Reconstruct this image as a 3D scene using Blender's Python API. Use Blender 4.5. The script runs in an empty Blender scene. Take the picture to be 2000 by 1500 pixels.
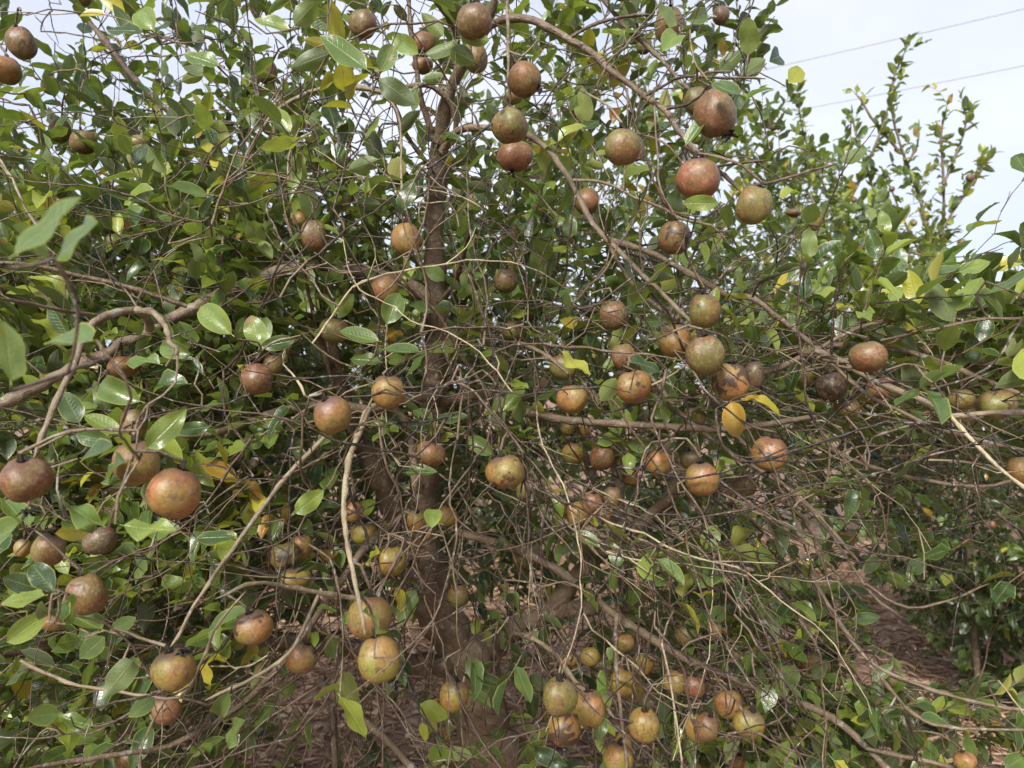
import bpy, math, random
import numpy as np
from mathutils import Matrix, Vector

random.seed(11)
rng = np.random.default_rng(11)
U = rng.uniform
NRM = rng.normal

# ------------------------------------------------------------------ camera, sky, sun, exposure
CH = 1.6          # eye height of the photographer
FOC = 1500.0      # focal length in photograph pixels


def P(px, py, d):
    return np.array([(px - 1000.0) / FOC * d, d, CH - (py - 750.0) / FOC * d])


scene = bpy.context.scene
COL = scene.collection
cam = bpy.data.cameras.new('camera')
cam.sensor_width = 36.0
cam.lens = 27.0
cam.clip_start = 0.02
cam.clip_end = 600.0
cam.dof.use_dof = True
cam.dof.focus_distance = 1.0
cam.dof.aperture_fstop = 8.5
camo = bpy.data.objects.new('camera', cam)
camo.location = (0, 0, CH)
camo.rotation_euler = (math.radians(90), 0, 0)
COL.objects.link(camo)
scene.camera = camo

SUN_EL, SUN_AZ = math.radians(38), math.radians(203)   # azimuth clockwise from +Y
world = bpy.data.worlds.new("World")
scene.world = world
world.use_nodes = True
nt = world.node_tree
nt.nodes.clear()
N = nt.nodes.new
wo = N('ShaderNodeOutputWorld')
bg = N('ShaderNodeBackground')
bg.inputs['Strength'].default_value = 0.10
sky = N('ShaderNodeTexSky')
sky.sky_type = 'NISHITA'
sky.sun_disc = False
sky.sun_elevation = SUN_EL
sky.sun_rotation = SUN_AZ
sky.air_density = 1.0
sky.dust_density = 2.0
tcw = N('ShaderNodeTexCoord')
mpw = N('ShaderNodeMapping')
mpw.inputs['Scale'].default_value = (1.0, 1.0, 1.7)
cn = N('ShaderNodeTexNoise')
cn.inputs['Scale'].default_value = 1.6
cn.inputs['Detail'].default_value = 5
cn.inputs['Roughness'].default_value = 0.5
cr = N('ShaderNodeValToRGB')
cr.color_ramp.elements[0].position = 0.35
cr.color_ramp.elements[0].color = (1.42, 1.58, 2.02, 1)
cr.color_ramp.elements[1].position = 0.68
cr.color_ramp.elements[1].color = (2.25, 2.28, 2.5, 1)
mxw = N('ShaderNodeMix')
mxw.data_type = 'RGBA'
mxw.inputs['Factor'].default_value = 0.9
nt.links.new(tcw.outputs['Generated'], mpw.inputs['Vector'])
nt.links.new(mpw.outputs['Vector'], cn.inputs['Vector'])
nt.links.new(cn.outputs['Fac'], cr.inputs['Fac'])
nt.links.new(sky.outputs['Color'], mxw.inputs['A'])
nt.links.new(cr.outputs['Color'], mxw.inputs['B'])
nt.links.new(mxw.outputs['Result'], bg.inputs['Color'])
nt.links.new(bg.outputs['Background'], wo.inputs['Surface'])

sl = bpy.data.lights.new('sun', 'SUN')
sl.energy = 1.5
sl.angle = math.radians(18)
sl.color = (1.0, 0.96, 0.9)
so = bpy.data.objects.new('sun', sl)
sd = Vector((math.sin(SUN_AZ) * math.cos(SUN_EL), math.cos(SUN_AZ) * math.cos(SUN_EL), math.sin(SUN_EL)))
so.rotation_euler = sd.to_track_quat('Z', 'Y').to_euler()
so.location = (0, 0, 8)
COL.objects.link(so)

scene.view_settings.view_transform = 'Standard'
scene.view_settings.look = 'None'
scene.view_settings.gamma = 1
scene.view_settings.use_curve_mapping = False
scene.view_settings.exposure = 2.1
scene.render.engine = 'CYCLES'
scene.cycles.max_bounces = 6
scene.cycles.diffuse_bounces = 3
scene.cycles.transmission_bounces = 6
scene.cycles.transparent_max_bounces = 6
scene.cycles.use_denoising = True
scene.cycles.sample_clamp_indirect = 6.0


# ------------------------------------------------------------------ material helpers
class MT:
    def __init__(s, name):
        s.m = bpy.data.materials.new(name)
        s.m.use_nodes = True
        s.t = s.m.node_tree
        s.t.nodes.clear()
        s.out = s.n('ShaderNodeOutputMaterial')

    def n(s, t, **k):
        x = s.t.nodes.new(t)
        for a, b in k.items():
            setattr(x, a, b)
        return x

    def l(s, a, b):
        s.t.links.new(a, b)

    def val(s, sock, v):
        if hasattr(v, 'is_output'):
            s.l(v, sock)
        else:
            sock.default_value = v

    def math(s, op, a, b=0.0, c=None, clamp=False):
        x = s.n('ShaderNodeMath', operation=op)
        x.use_clamp = clamp
        s.val(x.inputs[0], a)
        s.val(x.inputs[1], b)
        if c is not None:
            s.val(x.inputs[2], c)
        return x.outputs[0]

    def mix(s, f, a, b, mode='MIX'):
        x = s.n('ShaderNodeMix', data_type='RGBA', blend_type=mode)
        s.val(x.inputs['Factor'], f)
        s.val(x.inputs['A'], a if hasattr(a, 'is_output') else (*a, 1))
        s.val(x.inputs['B'], b if hasattr(b, 'is_output') else (*b, 1))
        return x.outputs['Result']

    def noise(s, vec, scale, detail=3, rough=0.5, dist=0.0):
        x = s.n('ShaderNodeTexNoise')
        if vec is not None:
            s.l(vec, x.inputs['Vector'])
        x.inputs['Scale'].default_value = scale
        x.inputs['Detail'].default_value = detail
        x.inputs['Roughness'].default_value = rough
        x.inputs['Distortion'].default_value = dist
        return x.outputs['Fac']

    def ramp(s, f, stops):
        x = s.n('ShaderNodeValToRGB')
        s.l(f, x.inputs['Fac'])
        e = x.color_ramp.elements
        while len(e) < len(stops):
            e.new(0.5)
        for i, (p, c) in enumerate(stops):
            e[i].position = p
            e[i].color = (*c, 1) if len(c) == 3 else c
        return x.outputs['Color']

    def sstep(s, v, a, b):
        x = s.n('ShaderNodeMapRange', interpolation_type='SMOOTHSTEP')
        s.val(x.inputs['Value'], v)
        x.inputs['From Min'].default_value = a
        x.inputs['From Max'].default_value = b
        return x.outputs['Result']

    def bump(s, h, strength, dist, normal=None):
        x = s.n('ShaderNodeBump')
        x.inputs['Strength'].default_value = strength
        x.inputs['Distance'].default_value = dist
        s.l(h, x.inputs['Height'])
        if normal is not None:
            s.l(normal, x.inputs['Normal'])
        return x.outputs['Normal']


def leaf_material(name, gain=1.0):
    M = MT(name)
    at = M.n('ShaderNodeAttribute', attribute_name='leaf_data')
    sep = M.n('ShaderNodeSeparateXYZ')
    M.l(at.outputs['Vector'], sep.inputs[0])
    tone, seed, blem = sep.outputs
    uv = M.n('ShaderNodeUVMap', uv_map='UVMap')
    su = M.n('ShaderNodeSeparateXYZ')
    M.l(uv.outputs['UV'], su.inputs[0])
    u, v = su.outputs[0], su.outputs[1]
    av = M.math('ABSOLUTE', M.math('MULTIPLY_ADD', v, 2.0, -1.0))
    cmb = M.n('ShaderNodeCombineXYZ')
    M.l(u, cmb.inputs[0])
    M.l(v, cmb.inputs[1])
    M.l(M.math('MULTIPLY', seed, 37.0), cmb.inputs[2])
    pv = cmb.outputs[0]
    n1 = M.noise(pv, 2.2, 3, 0.55)
    tone2 = M.math('ADD', tone, M.math('MULTIPLY', M.math('SUBTRACT', n1, 0.5), 0.22))
    g = gain
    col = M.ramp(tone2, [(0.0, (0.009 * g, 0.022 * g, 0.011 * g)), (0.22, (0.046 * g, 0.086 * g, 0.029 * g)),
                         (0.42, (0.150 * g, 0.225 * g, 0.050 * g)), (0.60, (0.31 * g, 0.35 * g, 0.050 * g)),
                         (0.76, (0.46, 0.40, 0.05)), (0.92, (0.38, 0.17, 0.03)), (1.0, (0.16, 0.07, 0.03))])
    # veins: side veins leave the midrib at an angle
    w = M.math('SINE', M.math('MULTIPLY', M.math('SUBTRACT', u, M.math('MULTIPLY', av, 0.16)), 62.0))
    vein = M.math('MULTIPLY', M.sstep(w, 0.8, 1.0), M.math('SUBTRACT', 1.0, av))
    mid = M.math('SUBTRACT', 1.0, M.sstep(av, 0.02, 0.085))
    rim = M.sstep(av, 0.88, 0.97)
    pale = M.mix(0.55, col, (0.34, 0.38, 0.10))
    col = M.mix(M.math('MULTIPLY', vein, 0.25), col, pale)
    col = M.mix(M.math('MULTIPLY', mid, 0.65), col, pale)
    col = M.mix(M.math('MULTIPLY', rim, 0.65), col, (0.34, 0.38, 0.07))
    # blemishes: brown spots and eaten, dried patches
    sp = M.noise(pv, 7.0, 4, 0.6)
    spm = M.math('MULTIPLY', M.sstep(sp, 0.62, 0.67), blem)
    col = M.mix(spm, col, (0.17, 0.085, 0.035))
    hole = M.math('MULTIPLY', M.sstep(M.noise(pv, 1.7, 2, 0.4), 0.66, 0.70), blem)
    col = M.mix(hole, col, (0.33, 0.20, 0.13))
    # the underside is paler and duller
    geo = M.n('ShaderNodeNewGeometry')
    under = M.mix(0.38, col, (0.19, 0.22, 0.12))
    colf = M.mix(geo.outputs['Backfacing'], col, under)
    # relief
    h = M.math('ADD', M.math('MULTIPLY', mid, -0.6), M.math('MULTIPLY', vein, -0.35))
    h = M.math('ADD', h, M.math('MULTIPLY', M.noise(pv, 9.0, 3, 0.5), 0.7))
    bn = M.bump(h, 0.55, 0.0009)
    vor = M.n('ShaderNodeTexVoronoi', feature='F1')
    M.l(pv, vor.inputs['Vector'])
    vor.inputs['Scale'].default_value = 13.0
    drop = M.math('MULTIPLY', M.math('SUBTRACT', 1.0, M.sstep(vor.outputs['Distance'], 0.05, 0.20)), M.sstep(M.noise(pv, 4.0, 1), 0.5, 0.62))
    bn2 = M.bump(drop, 0.9, 0.0010, bn)
    rg = M.math('MULTIPLY_ADD', M.noise(pv, 3.0, 3), 0.40, 0.10)
    rg = M.math('SUBTRACT', rg, M.math('MULTIPLY', drop, 0.3), clamp=True)
    rgh = M.math('MAXIMUM', M.math('ADD', rg, M.math('MULTIPLY', geo.outputs['Backfacing'], 0.22)), 0.06)
    pb = M.n('ShaderNodeBsdfPrincipled')
    M.l(colf, pb.inputs['Base Color'])
    M.l(rgh, pb.inputs['Roughness'])
    pb.inputs['IOR'].default_value = 1.5
    pb.inputs['Specular IOR Level'].default_value = 0.75
    M.l(bn2, pb.inputs['Normal'])
    tr = M.n('ShaderNodeBsdfTranslucent')
    tcol = M.mix(1.0, M.mix(0.5, col, (0.17, 0.22, 0.03)), (1.6, 1.6, 1.0), 'MULTIPLY')
    M.l(tcol, tr.inputs['Color'])
    M.l(bn, tr.inputs['Normal'])
    ms = M.n('ShaderNodeMixShader')
    ms.inputs['Fac'].default_value = 0.36
    M.l(pb.outputs[0], ms.inputs[1])
    M.l(tr.outputs[0], ms.inputs[2])
    M.l(ms.outputs[0], M.out.inputs['Surface'])
    return M.m


def bark_material(name):
    M = MT(name)
    at = M.n('ShaderNodeAttribute', attribute_name='wood_tone')
    uv = M.n('ShaderNodeUVMap', uv_map='UVMap')
    mp = M.n('ShaderNodeMapping')
    M.l(uv.outputs['UV'], mp.inputs['Vector'])
    mp.inputs['Scale'].default_value = (1, 0.3, 1)
    tc = M.n('ShaderNodeTexCoord')
    ob = tc.outputs['Object']
    n1 = M.noise(ob, 34, 4, 0.6)
    n2 = M.noise(mp.outputs['Vector'], 260, 3, 0.6)
    t = M.math('ADD', at.outputs['Fac'], M.math('MULTIPLY', M.math('SUBTRACT', n1, 0.5), 0.75))
    t = M.math('ADD', t, M.math('MULTIPLY', M.math('SUBTRACT', n2, 0.5), 0.22))
    col = M.ramp(t, [(0.0, (0.020, 0.014, 0.011)), (0.25, (0.070, 0.043, 0.028)), (0.45, (0.140, 0.096, 0.058)),
                     (0.62, (0.215, 0.165, 0.105)), (0.8, (0.33, 0.265, 0.165)), (1.0, (0.48, 0.40, 0.25))])
    lich = M.sstep(M.noise(ob, 55, 4, 0.65), 0.58, 0.66)
    col = M.mix(M.math('MULTIPLY', lich, 0.55), col, (0.34, 0.34, 0.29))
    blk = M.sstep(M.noise(ob, 22, 4, 0.65), 0.64, 0.70)
    col = M.mix(M.math('MULTIPLY', blk, 0.8), col, (0.018, 0.014, 0.012))
    h = M.math('ADD', n2, M.math('MULTIPLY', M.noise(ob, 90, 5, 0.7), 1.4))
    bn = M.bump(h, 0.9, 0.0028)
    pb = M.n('ShaderNodeBsdfPrincipled')
    M.l(col, pb.inputs['Base Color'])
    M.l(M.math('MULTIPLY_ADD', M.noise(ob, 15, 2), 0.5, 0.22), pb.inputs['Roughness'])
    M.l(bn, pb.inputs['Normal'])
    M.l(pb.outputs[0], M.out.inputs['Surface'])
    return M.m


def fruit_material(name):
    M = MT(name)
    oi = M.n('ShaderNodeObjectInfo')
    tc = M.n('ShaderNodeTexCoord')
    va = M.n('ShaderNodeVectorMath', operation='ADD')
    M.l(tc.outputs['Object'], va.inputs[0])
    rs = M.n('ShaderNodeVectorMath', operation='SCALE')
    rs.inputs[0].default_value = (7.1, 3.3, 5.7)
    M.l(oi.outputs['Random'], rs.inputs['Scale'])
    M.l(rs.outputs[0], va.inputs[1])
    ob = va.outputs[0]
    base = oi.outputs['Color']
    blot = oi.outputs['Alpha']
    big = M.noise(ob, 34, 3, 0.5)
    fine = M.noise(ob, 240, 5, 0.75)
    red = M.mix(1.0, base, (1.10, 0.82, 0.74), 'MULTIPLY')
    olive = M.mix(1.0, base, (0.90, 1.18, 0.80), 'MULTIPLY')
    f1 = M.sstep(big, 0.36, 0.66)
    col = M.mix(f1, olive, red)
    # russet freckling
    col = M.mix(M.math('MULTIPLY', M.sstep(fine, 0.50, 0.58), 0.42), col, (0.33, 0.22, 0.11))
    col = M.mix(M.math('MULTIPLY', M.sstep(M.noise(ob, 120, 5, 0.75, 0.8), 0.50, 0.62), 0.7), col, (0.10, 0.052, 0.028))
    # grey scurf
    col = M.mix(M.math('MULTIPLY', M.sstep(M.noise(ob, 46, 5, 0.75), 0.54, 0.68), 0.38), col, (0.27, 0.20, 0.13))
    sz = M.n('ShaderNodeSeparateXYZ')
    M.l(tc.outputs['Object'], sz.inputs[0])
    cap = M.math('MULTIPLY', M.sstep(M.math('ADD', sz.outputs[2], M.math('MULTIPLY', M.noise(ob, 60, 4, 0.6), 0.016)), 0.020, 0.027), M.math('MULTIPLY_ADD', oi.outputs['Random'], 0.7, 0.1))
    col = M.mix(cap, col, (0.085, 0.050, 0.045))
    # dark blotches
    bl = M.noise(ob, 48, 5, 0.62, 0.4)
    th = M.math('SUBTRACT', bl, M.math('MULTIPLY_ADD', blot, -0.30, 0.72))
    blm = M.sstep(th, 0.0, 0.05)
    col = M.mix(M.math('MULTIPLY', blm, 0.85), col, (0.030, 0.018, 0.014))
    h = M.math('ADD', M.math('MULTIPLY', fine, 0.5), M.noise(ob, 130, 3, 0.6))
    bn = M.bump(h, 0.7, 0.0009)
    pb = M.n('ShaderNodeBsdfPrincipled')
    M.l(col, pb.inputs['Base Color'])
    M.l(M.math('MULTIPLY_ADD', M.noise(ob, 90, 3), 0.40, 0.26), pb.inputs['Roughness'])
    M.l(bn, pb.inputs['Normal'])
    pb.inputs['Subsurface Weight'].default_value = 0.0
    M.l(pb.outputs[0], M.out.inputs['Surface'])
    return M.m


LEAF = leaf_material('camellia_leaf')
BARK = bark_material('camellia_bark')
FRUIT = fruit_material('camellia_fruit_skin')


# ------------------------------------------------------------------ mesh from arrays
def mesh_arrays(name, V, Q, mat, uv=None, attr=None, smooth=True, tris=None):
    me = bpy.data.meshes.new(name)
    V = np.asarray(V, np.float32)
    Q = np.asarray(Q, np.int32).reshape(-1, 4)
    nq = len(Q)
    loops = Q.ravel()
    starts = np.arange(nq, dtype=np.int32) * 4
    tot = np.full(nq, 4, np.int32)
    me.vertices.add(len(V))
    me.vertices.foreach_set('co', V.ravel())
    me.loops.add(len(loops))
    me.loops.foreach_set('vertex_index', loops)
    me.polygons.add(nq)
    me.polygons.foreach_set('loop_start', starts)
    me.polygons.foreach_set('loop_total', tot)
    if uv is not None:
        l = me.uv_layers.new(name='UVMap')
        l.data.foreach_set('uv', np.asarray(uv, np.float32)[loops].ravel())
    for k, a in (attr or {}).items():
        a = np.asarray(a, np.float32)
        if a.ndim == 1:
            x = me.attributes.new(k, 'FLOAT', 'POINT')
            x.data.foreach_set('value', a)
        else:
            x = me.attributes.new(k, 'FLOAT_VECTOR', 'POINT')
            x.data.foreach_set('vector', a.ravel())
    me.polygons.foreach_set('use_smooth', np.full(nq, smooth))
    me.update()
    me.validate()
    me.materials.append(mat)
    return me


def link(name, data, parent=None, loc=None, label=None, cat=None, group=None, kind=None):
    o = bpy.data.objects.new(name, data)
    COL.objects.link(o)
    if parent is not None:
        o.parent = parent
    if loc is not None:
        o.location = loc
    for k, v in (('label', label), ('category', cat), ('group', group), ('kind', kind)):
        if v:
            o[k] = v
    return o


# ------------------------------------------------------------------ ground
def ground_z(x, y):
    x = np.asarray(x, float)
    y = np.asarray(y, float)
    return (0.035 * np.sin(x * 1.3 + 0.4) * np.cos(y * 1.1) + 0.02 * np.sin(x * 3.7 + y * 2.9) + 0.012 * np.sin(x * 8.3 - y * 7.1)
            + 0.07 * np.exp(-((x - 0.05) ** 2 + (y - 1.6) ** 2) / 0.25))


def ground():
    M = MT('red_soil')
    tc = M.n('ShaderNodeTexCoord')
    ob = tc.outputs['Object']
    a = M.noise(ob, 1.6, 5, 0.6)
    b = M.noise(ob, 28, 5, 0.65)
    c = M.noise(ob, 170, 3, 0.6)
    col = M.ramp(b, [(0.3, (0.14, 0.078, 0.050)), (0.52, (0.34, 0.20, 0.13)), (0.72, (0.46, 0.31, 0.21))])
    col = M.mix(M.math('MULTIPLY', M.sstep(a, 0.45, 0.62), 0.55), col, (0.16, 0.085, 0.05))
    col = M.mix(M.math('MULTIPLY', M.sstep(M.noise(ob, 5, 4), 0.56, 0.68), 0.5), col, (0.07, 0.085, 0.03))
    bn = M.bump(M.math('ADD', b, M.math('MULTIPLY', c, 0.5)), 0.9, 0.03)
    pb = M.n('ShaderNodeBsdfPrincipled')
    M.l(col, pb.inputs['Base Color'])
    pb.inputs['Roughness'].default_value = 0.8
    M.l(bn, pb.inputs['Normal'])
    M.l(pb.outputs[0], M.out.inputs['Surface'])
    n = 240
    s = np.linspace(-1, 1, n)
    k = np.sign(s) * (np.abs(s) * 7 + np.abs(s) ** 9 * 290)
    X, Y = np.meshgrid(k, k + 3.0, indexing='ij')
    Z = ground_z(X, Y) * np.clip(1.5 - (np.abs(X) + np.abs(Y)) / 60, 0, 1)
    V = np.stack([X, Y, Z], -1).reshape(-1, 3)
    i, j = np.meshgrid(np.arange(n - 1), np.arange(n - 1), indexing='ij')
    q = (i * n + j).ravel()
    Q = np.stack([q, q + n, q + n + 1, q + 1], 1)
    link('ground', mesh_arrays('ground', V, Q, M.m), kind='structure')


ground()


# ------------------------------------------------------------------ wood: tubes along smoothed polylines
def smooth(pts, rad, step=0.012, jit=0.0):
    pts = np.asarray(pts, float)
    rad = np.asarray(rad, float)
    if len(pts) < 2:
        return pts, rad
    A = np.vstack([2 * pts[0] - pts[1], pts, 2 * pts[-1] - pts[-2]])
    out, ro = [], []
    for i in range(len(pts) - 1):
        p0, p1, p2, p3 = A[i:i + 4]
        L = np.linalg.norm(p2 - p1)
        n = max(1, min(24, int(L / step)))
        t = (np.arange(n) / n)[:, None]
        out.append(0.5 * ((2 * p1) + (-p0 + p2) * t + (2 * p0 - 5 * p1 + 4 * p2 - p3) * t * t + (-p0 + 3 * p1 - 3 * p2 + p3) * t ** 3))
        ro.append(rad[i] + (rad[i + 1] - rad[i]) * t[:, 0])
    out = np.vstack(out + [pts[-1:]])
    ro = np.concatenate(ro + [rad[-1:]])
    if jit > 0 and len(out) > 2:
        w = NRM(0, jit, out.shape)
        w[0] = 0
        w[-1] = 0
        out = out + w
    return out, ro


def tube(pts, rad, sides=5, rough=0.08):
    n = len(pts)
    if rough > 0 and n > 6 and rad.max() < 0.006:
        rad = rad * np.where((np.arange(n) + n) % 3 == 0, 1.22, 0.95)
    T = np.gradient(pts, axis=0)
    T /= np.linalg.norm(T, axis=1)[:, None] + 1e-12
    up = np.array([0.0, 0, 1]) if abs(T[0][2]) < 0.9 else np.array([1.0, 0, 0])
    Nn = np.zeros_like(pts)
    v = np.cross(T[0], up)
    v /= np.linalg.norm(v)
    for i in range(n):
        v = v - T[i] * v.dot(T[i])
        v /= np.linalg.norm(v) + 1e-12
        Nn[i] = v
    B = np.cross(T, Nn)
    a = np.linspace(0, 2 * np.pi, sides, endpoint=False)
    r = rad[:, None] * (1 + NRM(0, rough, (n, 1)) + NRM(0, rough * 0.6, (n, sides)))
    V = pts[:, None, :] + r[..., None] * (np.cos(a)[None, :, None] * Nn[:, None, :] + np.sin(a)[None, :, None] * B[:, None, :])
    V = V.reshape(-1, 3)
    s = np.concatenate([[0], np.cumsum(np.linalg.norm(np.diff(pts, axis=0), axis=1))])
    uv = np.stack([np.tile(np.abs(a - np.pi) * np.mean(rad), n), np.repeat(s, sides)], 1)
    i, j = np.meshgrid(np.arange(n - 1), np.arange(sides), indexing='ij')
    q = i * sides + j
    q2 = i * sides + (j + 1) % sides
    Q = np.stack([q, q2, q2 + sides, q + sides], -1).reshape(-1, 4)
    return V, Q, uv


def join_tubes(name, tubes, base):
    Vs, Qs, Us, As, o = [], [], [], [], 0
    for pts, rad, sides, tone in tubes:
        V, Q, uv = tube(pts, rad, sides)
        Vs.append(V - base)
        Qs.append(Q + o)
        Us.append(uv + U(0, 3))
        As.append(np.full(len(V), tone))
        o += len(V)
    return mesh_arrays(name, np.vstack(Vs), np.vstack(Qs), BARK, np.vstack(Us), {'wood_tone': np.concatenate(As)})


# ------------------------------------------------------------------ leaf shapes
def leaf_template(nl, nw, W, curl, fold, wave, tipx, ph):
    t = np.linspace(0, 1, nl + 1)
    h = W * (t ** 0.62) * ((1 - t) ** tipx)
    h = h / h.max() * W
    h[0], h[-1] = 0.02, 0.006
    s = np.linspace(-1, 1, nw + 1)
    X = np.repeat(t[:, None], nw + 1, 1)
    Y = h[:, None] * s[None, :]
    Z = fold * np.abs(Y) - curl * (X ** 2) + wave * np.sin(X * 9 + ph) * np.abs(s)[None, :] * (h / W)[:, None] * 0.12
    X = X - 0.25 * curl * X ** 3
    V = np.stack([X, Y, Z], -1).reshape(-1, 3)
    uv = np.stack([np.repeat(t[:, None], nw + 1, 1), np.repeat((s[None, :] + 1) / 2, nl + 1, 0)], -1).reshape(-1, 2)
    i, j = np.meshgrid(np.arange(nl), np.arange(nw), indexing='ij')
    q = (i * (nw + 1) + j).ravel()
    Q = np.stack([q, q + nw + 1, q + nw + 2, q + 1], 1)
    return V, Q, uv


SHAPES = []
_r = np.random.default_rng(5)
for k in range(10):
    SHAPES.append(dict(W=_r.uniform(0.215, 0.29), curl=_r.uniform(-0.15, 0.45), fold=_r.uniform(0.05, 0.8), wave=_r.uniform(-0.9, 1.2),
                       tipx=_r.uniform(0.62, 0.85), ph=_r.uniform(0, 6)))
SHAPES[8].update(curl=0.75, fold=0.9)
SHAPES[9].update(curl=0.02, fold=0.12)
HI = [leaf_template(8, 4, **s) for s in SHAPES]
MIDL = [leaf_template(5, 2, **s) for s in SHAPES]
LOW = [leaf_template(3, 2, **s) for s in SHAPES]
PART_TONES = [0.06, 0.16, 0.26, 0.36, 0.46, 0.56, 0.66, 0.76, 0.88]
_leaf_mesh = {}


def leaf_mesh(shape, tone, blem):
    k = (shape, int(np.argmin([abs(tone - t) for t in PART_TONES])), blem > 0.5)
    if k not in _leaf_mesh:
        V, Q, uv = HI[shape]
        # petiole as a thin four sided strip in front of the blade
        pv, pq, pu = tube(np.array([[-0.09, 0, 0.005], [-0.04, 0, -0.002], [0.04, 0, 0.0]]), np.array([0.016, 0.012, 0.006]), 4, 0.0)
        V2 = np.vstack([V, pv])
        Q2 = np.vstack([Q, pq + len(V)])
        uv2 = np.vstack([uv, np.tile([0.02, 0.5], (len(pv), 1))])
        d = np.tile([PART_TONES[k[1]], (shape * 0.137 + k[1] * 0.211) % 1.0, 1.0 if k[2] else 0.0], (len(V2), 1))
        _leaf_mesh[k] = mesh_arrays('leaf', V2, Q2, LEAF, uv2, {'leaf_data': d})
    return _leaf_mesh[k]


def unit(v):
    return v / (np.linalg.norm(v) + 1e-12)


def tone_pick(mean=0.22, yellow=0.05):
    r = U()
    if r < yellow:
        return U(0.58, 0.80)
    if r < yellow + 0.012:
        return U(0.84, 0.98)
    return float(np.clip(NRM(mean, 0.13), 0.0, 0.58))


# ------------------------------------------------------------------ a tree under construction
class Tree:
    def __init__(s, name, base, label, group=None, mean=0.22, yellow=0.05):
        s.base = np.array(base, float)
        s.name, s.label, s.group = name, label, group
        s.mean, s.yellow = mean, yellow
        s.limbs, s.twigs, s.leaves = [], [], []
        s.NP = np.zeros((60000, 3))
        s.ND = np.zeros((60000, 3))
        s.NR = np.zeros(60000)
        s.nn = 0

    def nodes(s, pts, rad, skip=1):
        p, r = pts[::skip], rad[::skip]
        n = len(p)
        if n < 2 or s.nn + n > 60000:
            return
        T = np.gradient(p, axis=0)
        T /= np.linalg.norm(T, axis=1)[:, None] + 1e-12
        s.NP[s.nn:s.nn + n] = p
        s.ND[s.nn:s.nn + n] = T
        s.NR[s.nn:s.nn + n] = r
        s.nn += n

    def limb(s, name, pts, rad, tone, sides=9, step=0.015, jit=0.0007, node=True):
        p, r = smooth(pts, rad, step, jit if rad[0] > 0.011 else jit * 0.4)
        r = r.copy()
        r[-1] *= 0.25
        s.limbs.append((name, p, r, sides, tone))
        if node:
            s.nodes(p, r)

    def twig(s, pts, rad, tone, sides=5, step=0.012, jit=0.0006, node=True):
        p, r = smooth(pts, rad, step, jit)
        s.twigs.append((p, r, sides, tone))
        if node:
            s.nodes(p, r, 2)

    def attach(s, T, endd, r_end=0.00095, tone=None, hang=False, sides=5):
        NPn = s.NP[:s.nn]
        dv = T[None, :] - NPn
        c = np.sqrt((dv ** 2).sum(1))
        if hang:
            c = c + 1.6 * np.maximum(0, dv[:, 2] + 0.012)
        else:
            c = c - 0.25 * (dv * endd[None, :]).sum(1)
        c = c + 0.35 * np.abs(dv[:, 1])
        j = int(np.argmin(c))
        Np = NPn[j]
        L = np.linalg.norm(T - Np)
        if L < 0.006:
            return
        t = unit(T - Np)
        nd = s.ND[j] if s.ND[j].dot(t) > 0 else -s.ND[j]
        c1 = Np + unit(0.6 * nd + 0.6 * t + NRM(0, 0.18, 3)) * L * 0.38
        c2 = T - unit(endd + 0.35 * t) * L * 0.35
        n = int(max(3, min(9, L / 0.035)))
        u = np.linspace(0, 1, n)[:, None]
        pts = (1 - u) ** 3 * Np + 3 * (1 - u) ** 2 * u * c1 + 3 * (1 - u) * u * u * c2 + u ** 3 * T
        k = NRM(0, 0.0035 + L * 0.01, pts.shape)
        k[0] = 0
        k[-1] = 0
        pts = pts + k
        r0 = min(s.NR[j] * 0.75, r_end + 0.003 * L + 0.0002)
        rad = np.linspace(max(r0, r_end), r_end, n)
        s.twig(pts, rad, U(0.20, 0.58) if tone is None else tone, sides)

    def leaf(s, pos, d, nrm, L, ws=1.0, tone=None, shape=None, blem=None):
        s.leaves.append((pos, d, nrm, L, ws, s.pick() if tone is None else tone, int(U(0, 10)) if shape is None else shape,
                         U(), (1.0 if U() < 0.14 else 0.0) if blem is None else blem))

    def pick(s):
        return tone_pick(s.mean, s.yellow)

    def shoot(s, base, d, n=7, spacing=0.017, size=0.052, up=0.5, attach=True, bare=False):
        d = unit(d)
        if attach:
            s.attach(base, d)
        pts, p, dd = [base], base.copy(), d.copy()
        m = max(3, n)
        for i in range(m):
            dd = unit(dd + NRM(0, 0.10, 3) + np.array([0, 0, 0.04]))
            p = p + dd * spacing * U(0.7, 1.3)
            pts.append(p.copy())
        pts = np.array(pts)
        s.twig(pts, np.linspace(0.0013, 0.0008, len(pts)), U(0.3, 0.6), 4, 0.02, 0.0, node=False)
        a0 = U(0, 6.28)
        side = unit(np.cross(d, np.array([0, 0, 1.0])) + NRM(0, 0.05, 3))
        oth = np.cross(side, d)
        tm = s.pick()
        for i in range(n):
            q = pts[min(i + 1, len(pts) - 1)]
            a = a0 + i * 2.6 + NRM(0, 0.3)
            rad = math.cos(a) * side + math.sin(a) * oth * 0.8
            last = i >= n - 2
            ld = unit(d * (1.1 if last else 0.55) + rad * 0.85 + NRM(0, 0.22, 3) + np.array([0, 0, -0.10 if not last else 0.15]))
            upv = unit(np.array([0, 0, 1.0]) + NRM(0, 0.42, 3) + d * 0.15)
            nz = upv - ld * upv.dot(ld)
            if np.linalg.norm(nz) < 0.15:
                nz = np.cross(ld, NRM(0, 1, 3))
            nz = unit(nz)
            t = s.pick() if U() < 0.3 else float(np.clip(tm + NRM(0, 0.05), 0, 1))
            s.leaf(q, ld, nz, size * U(0.68, 1.22), U(0.85, 1.12), t)

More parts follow.
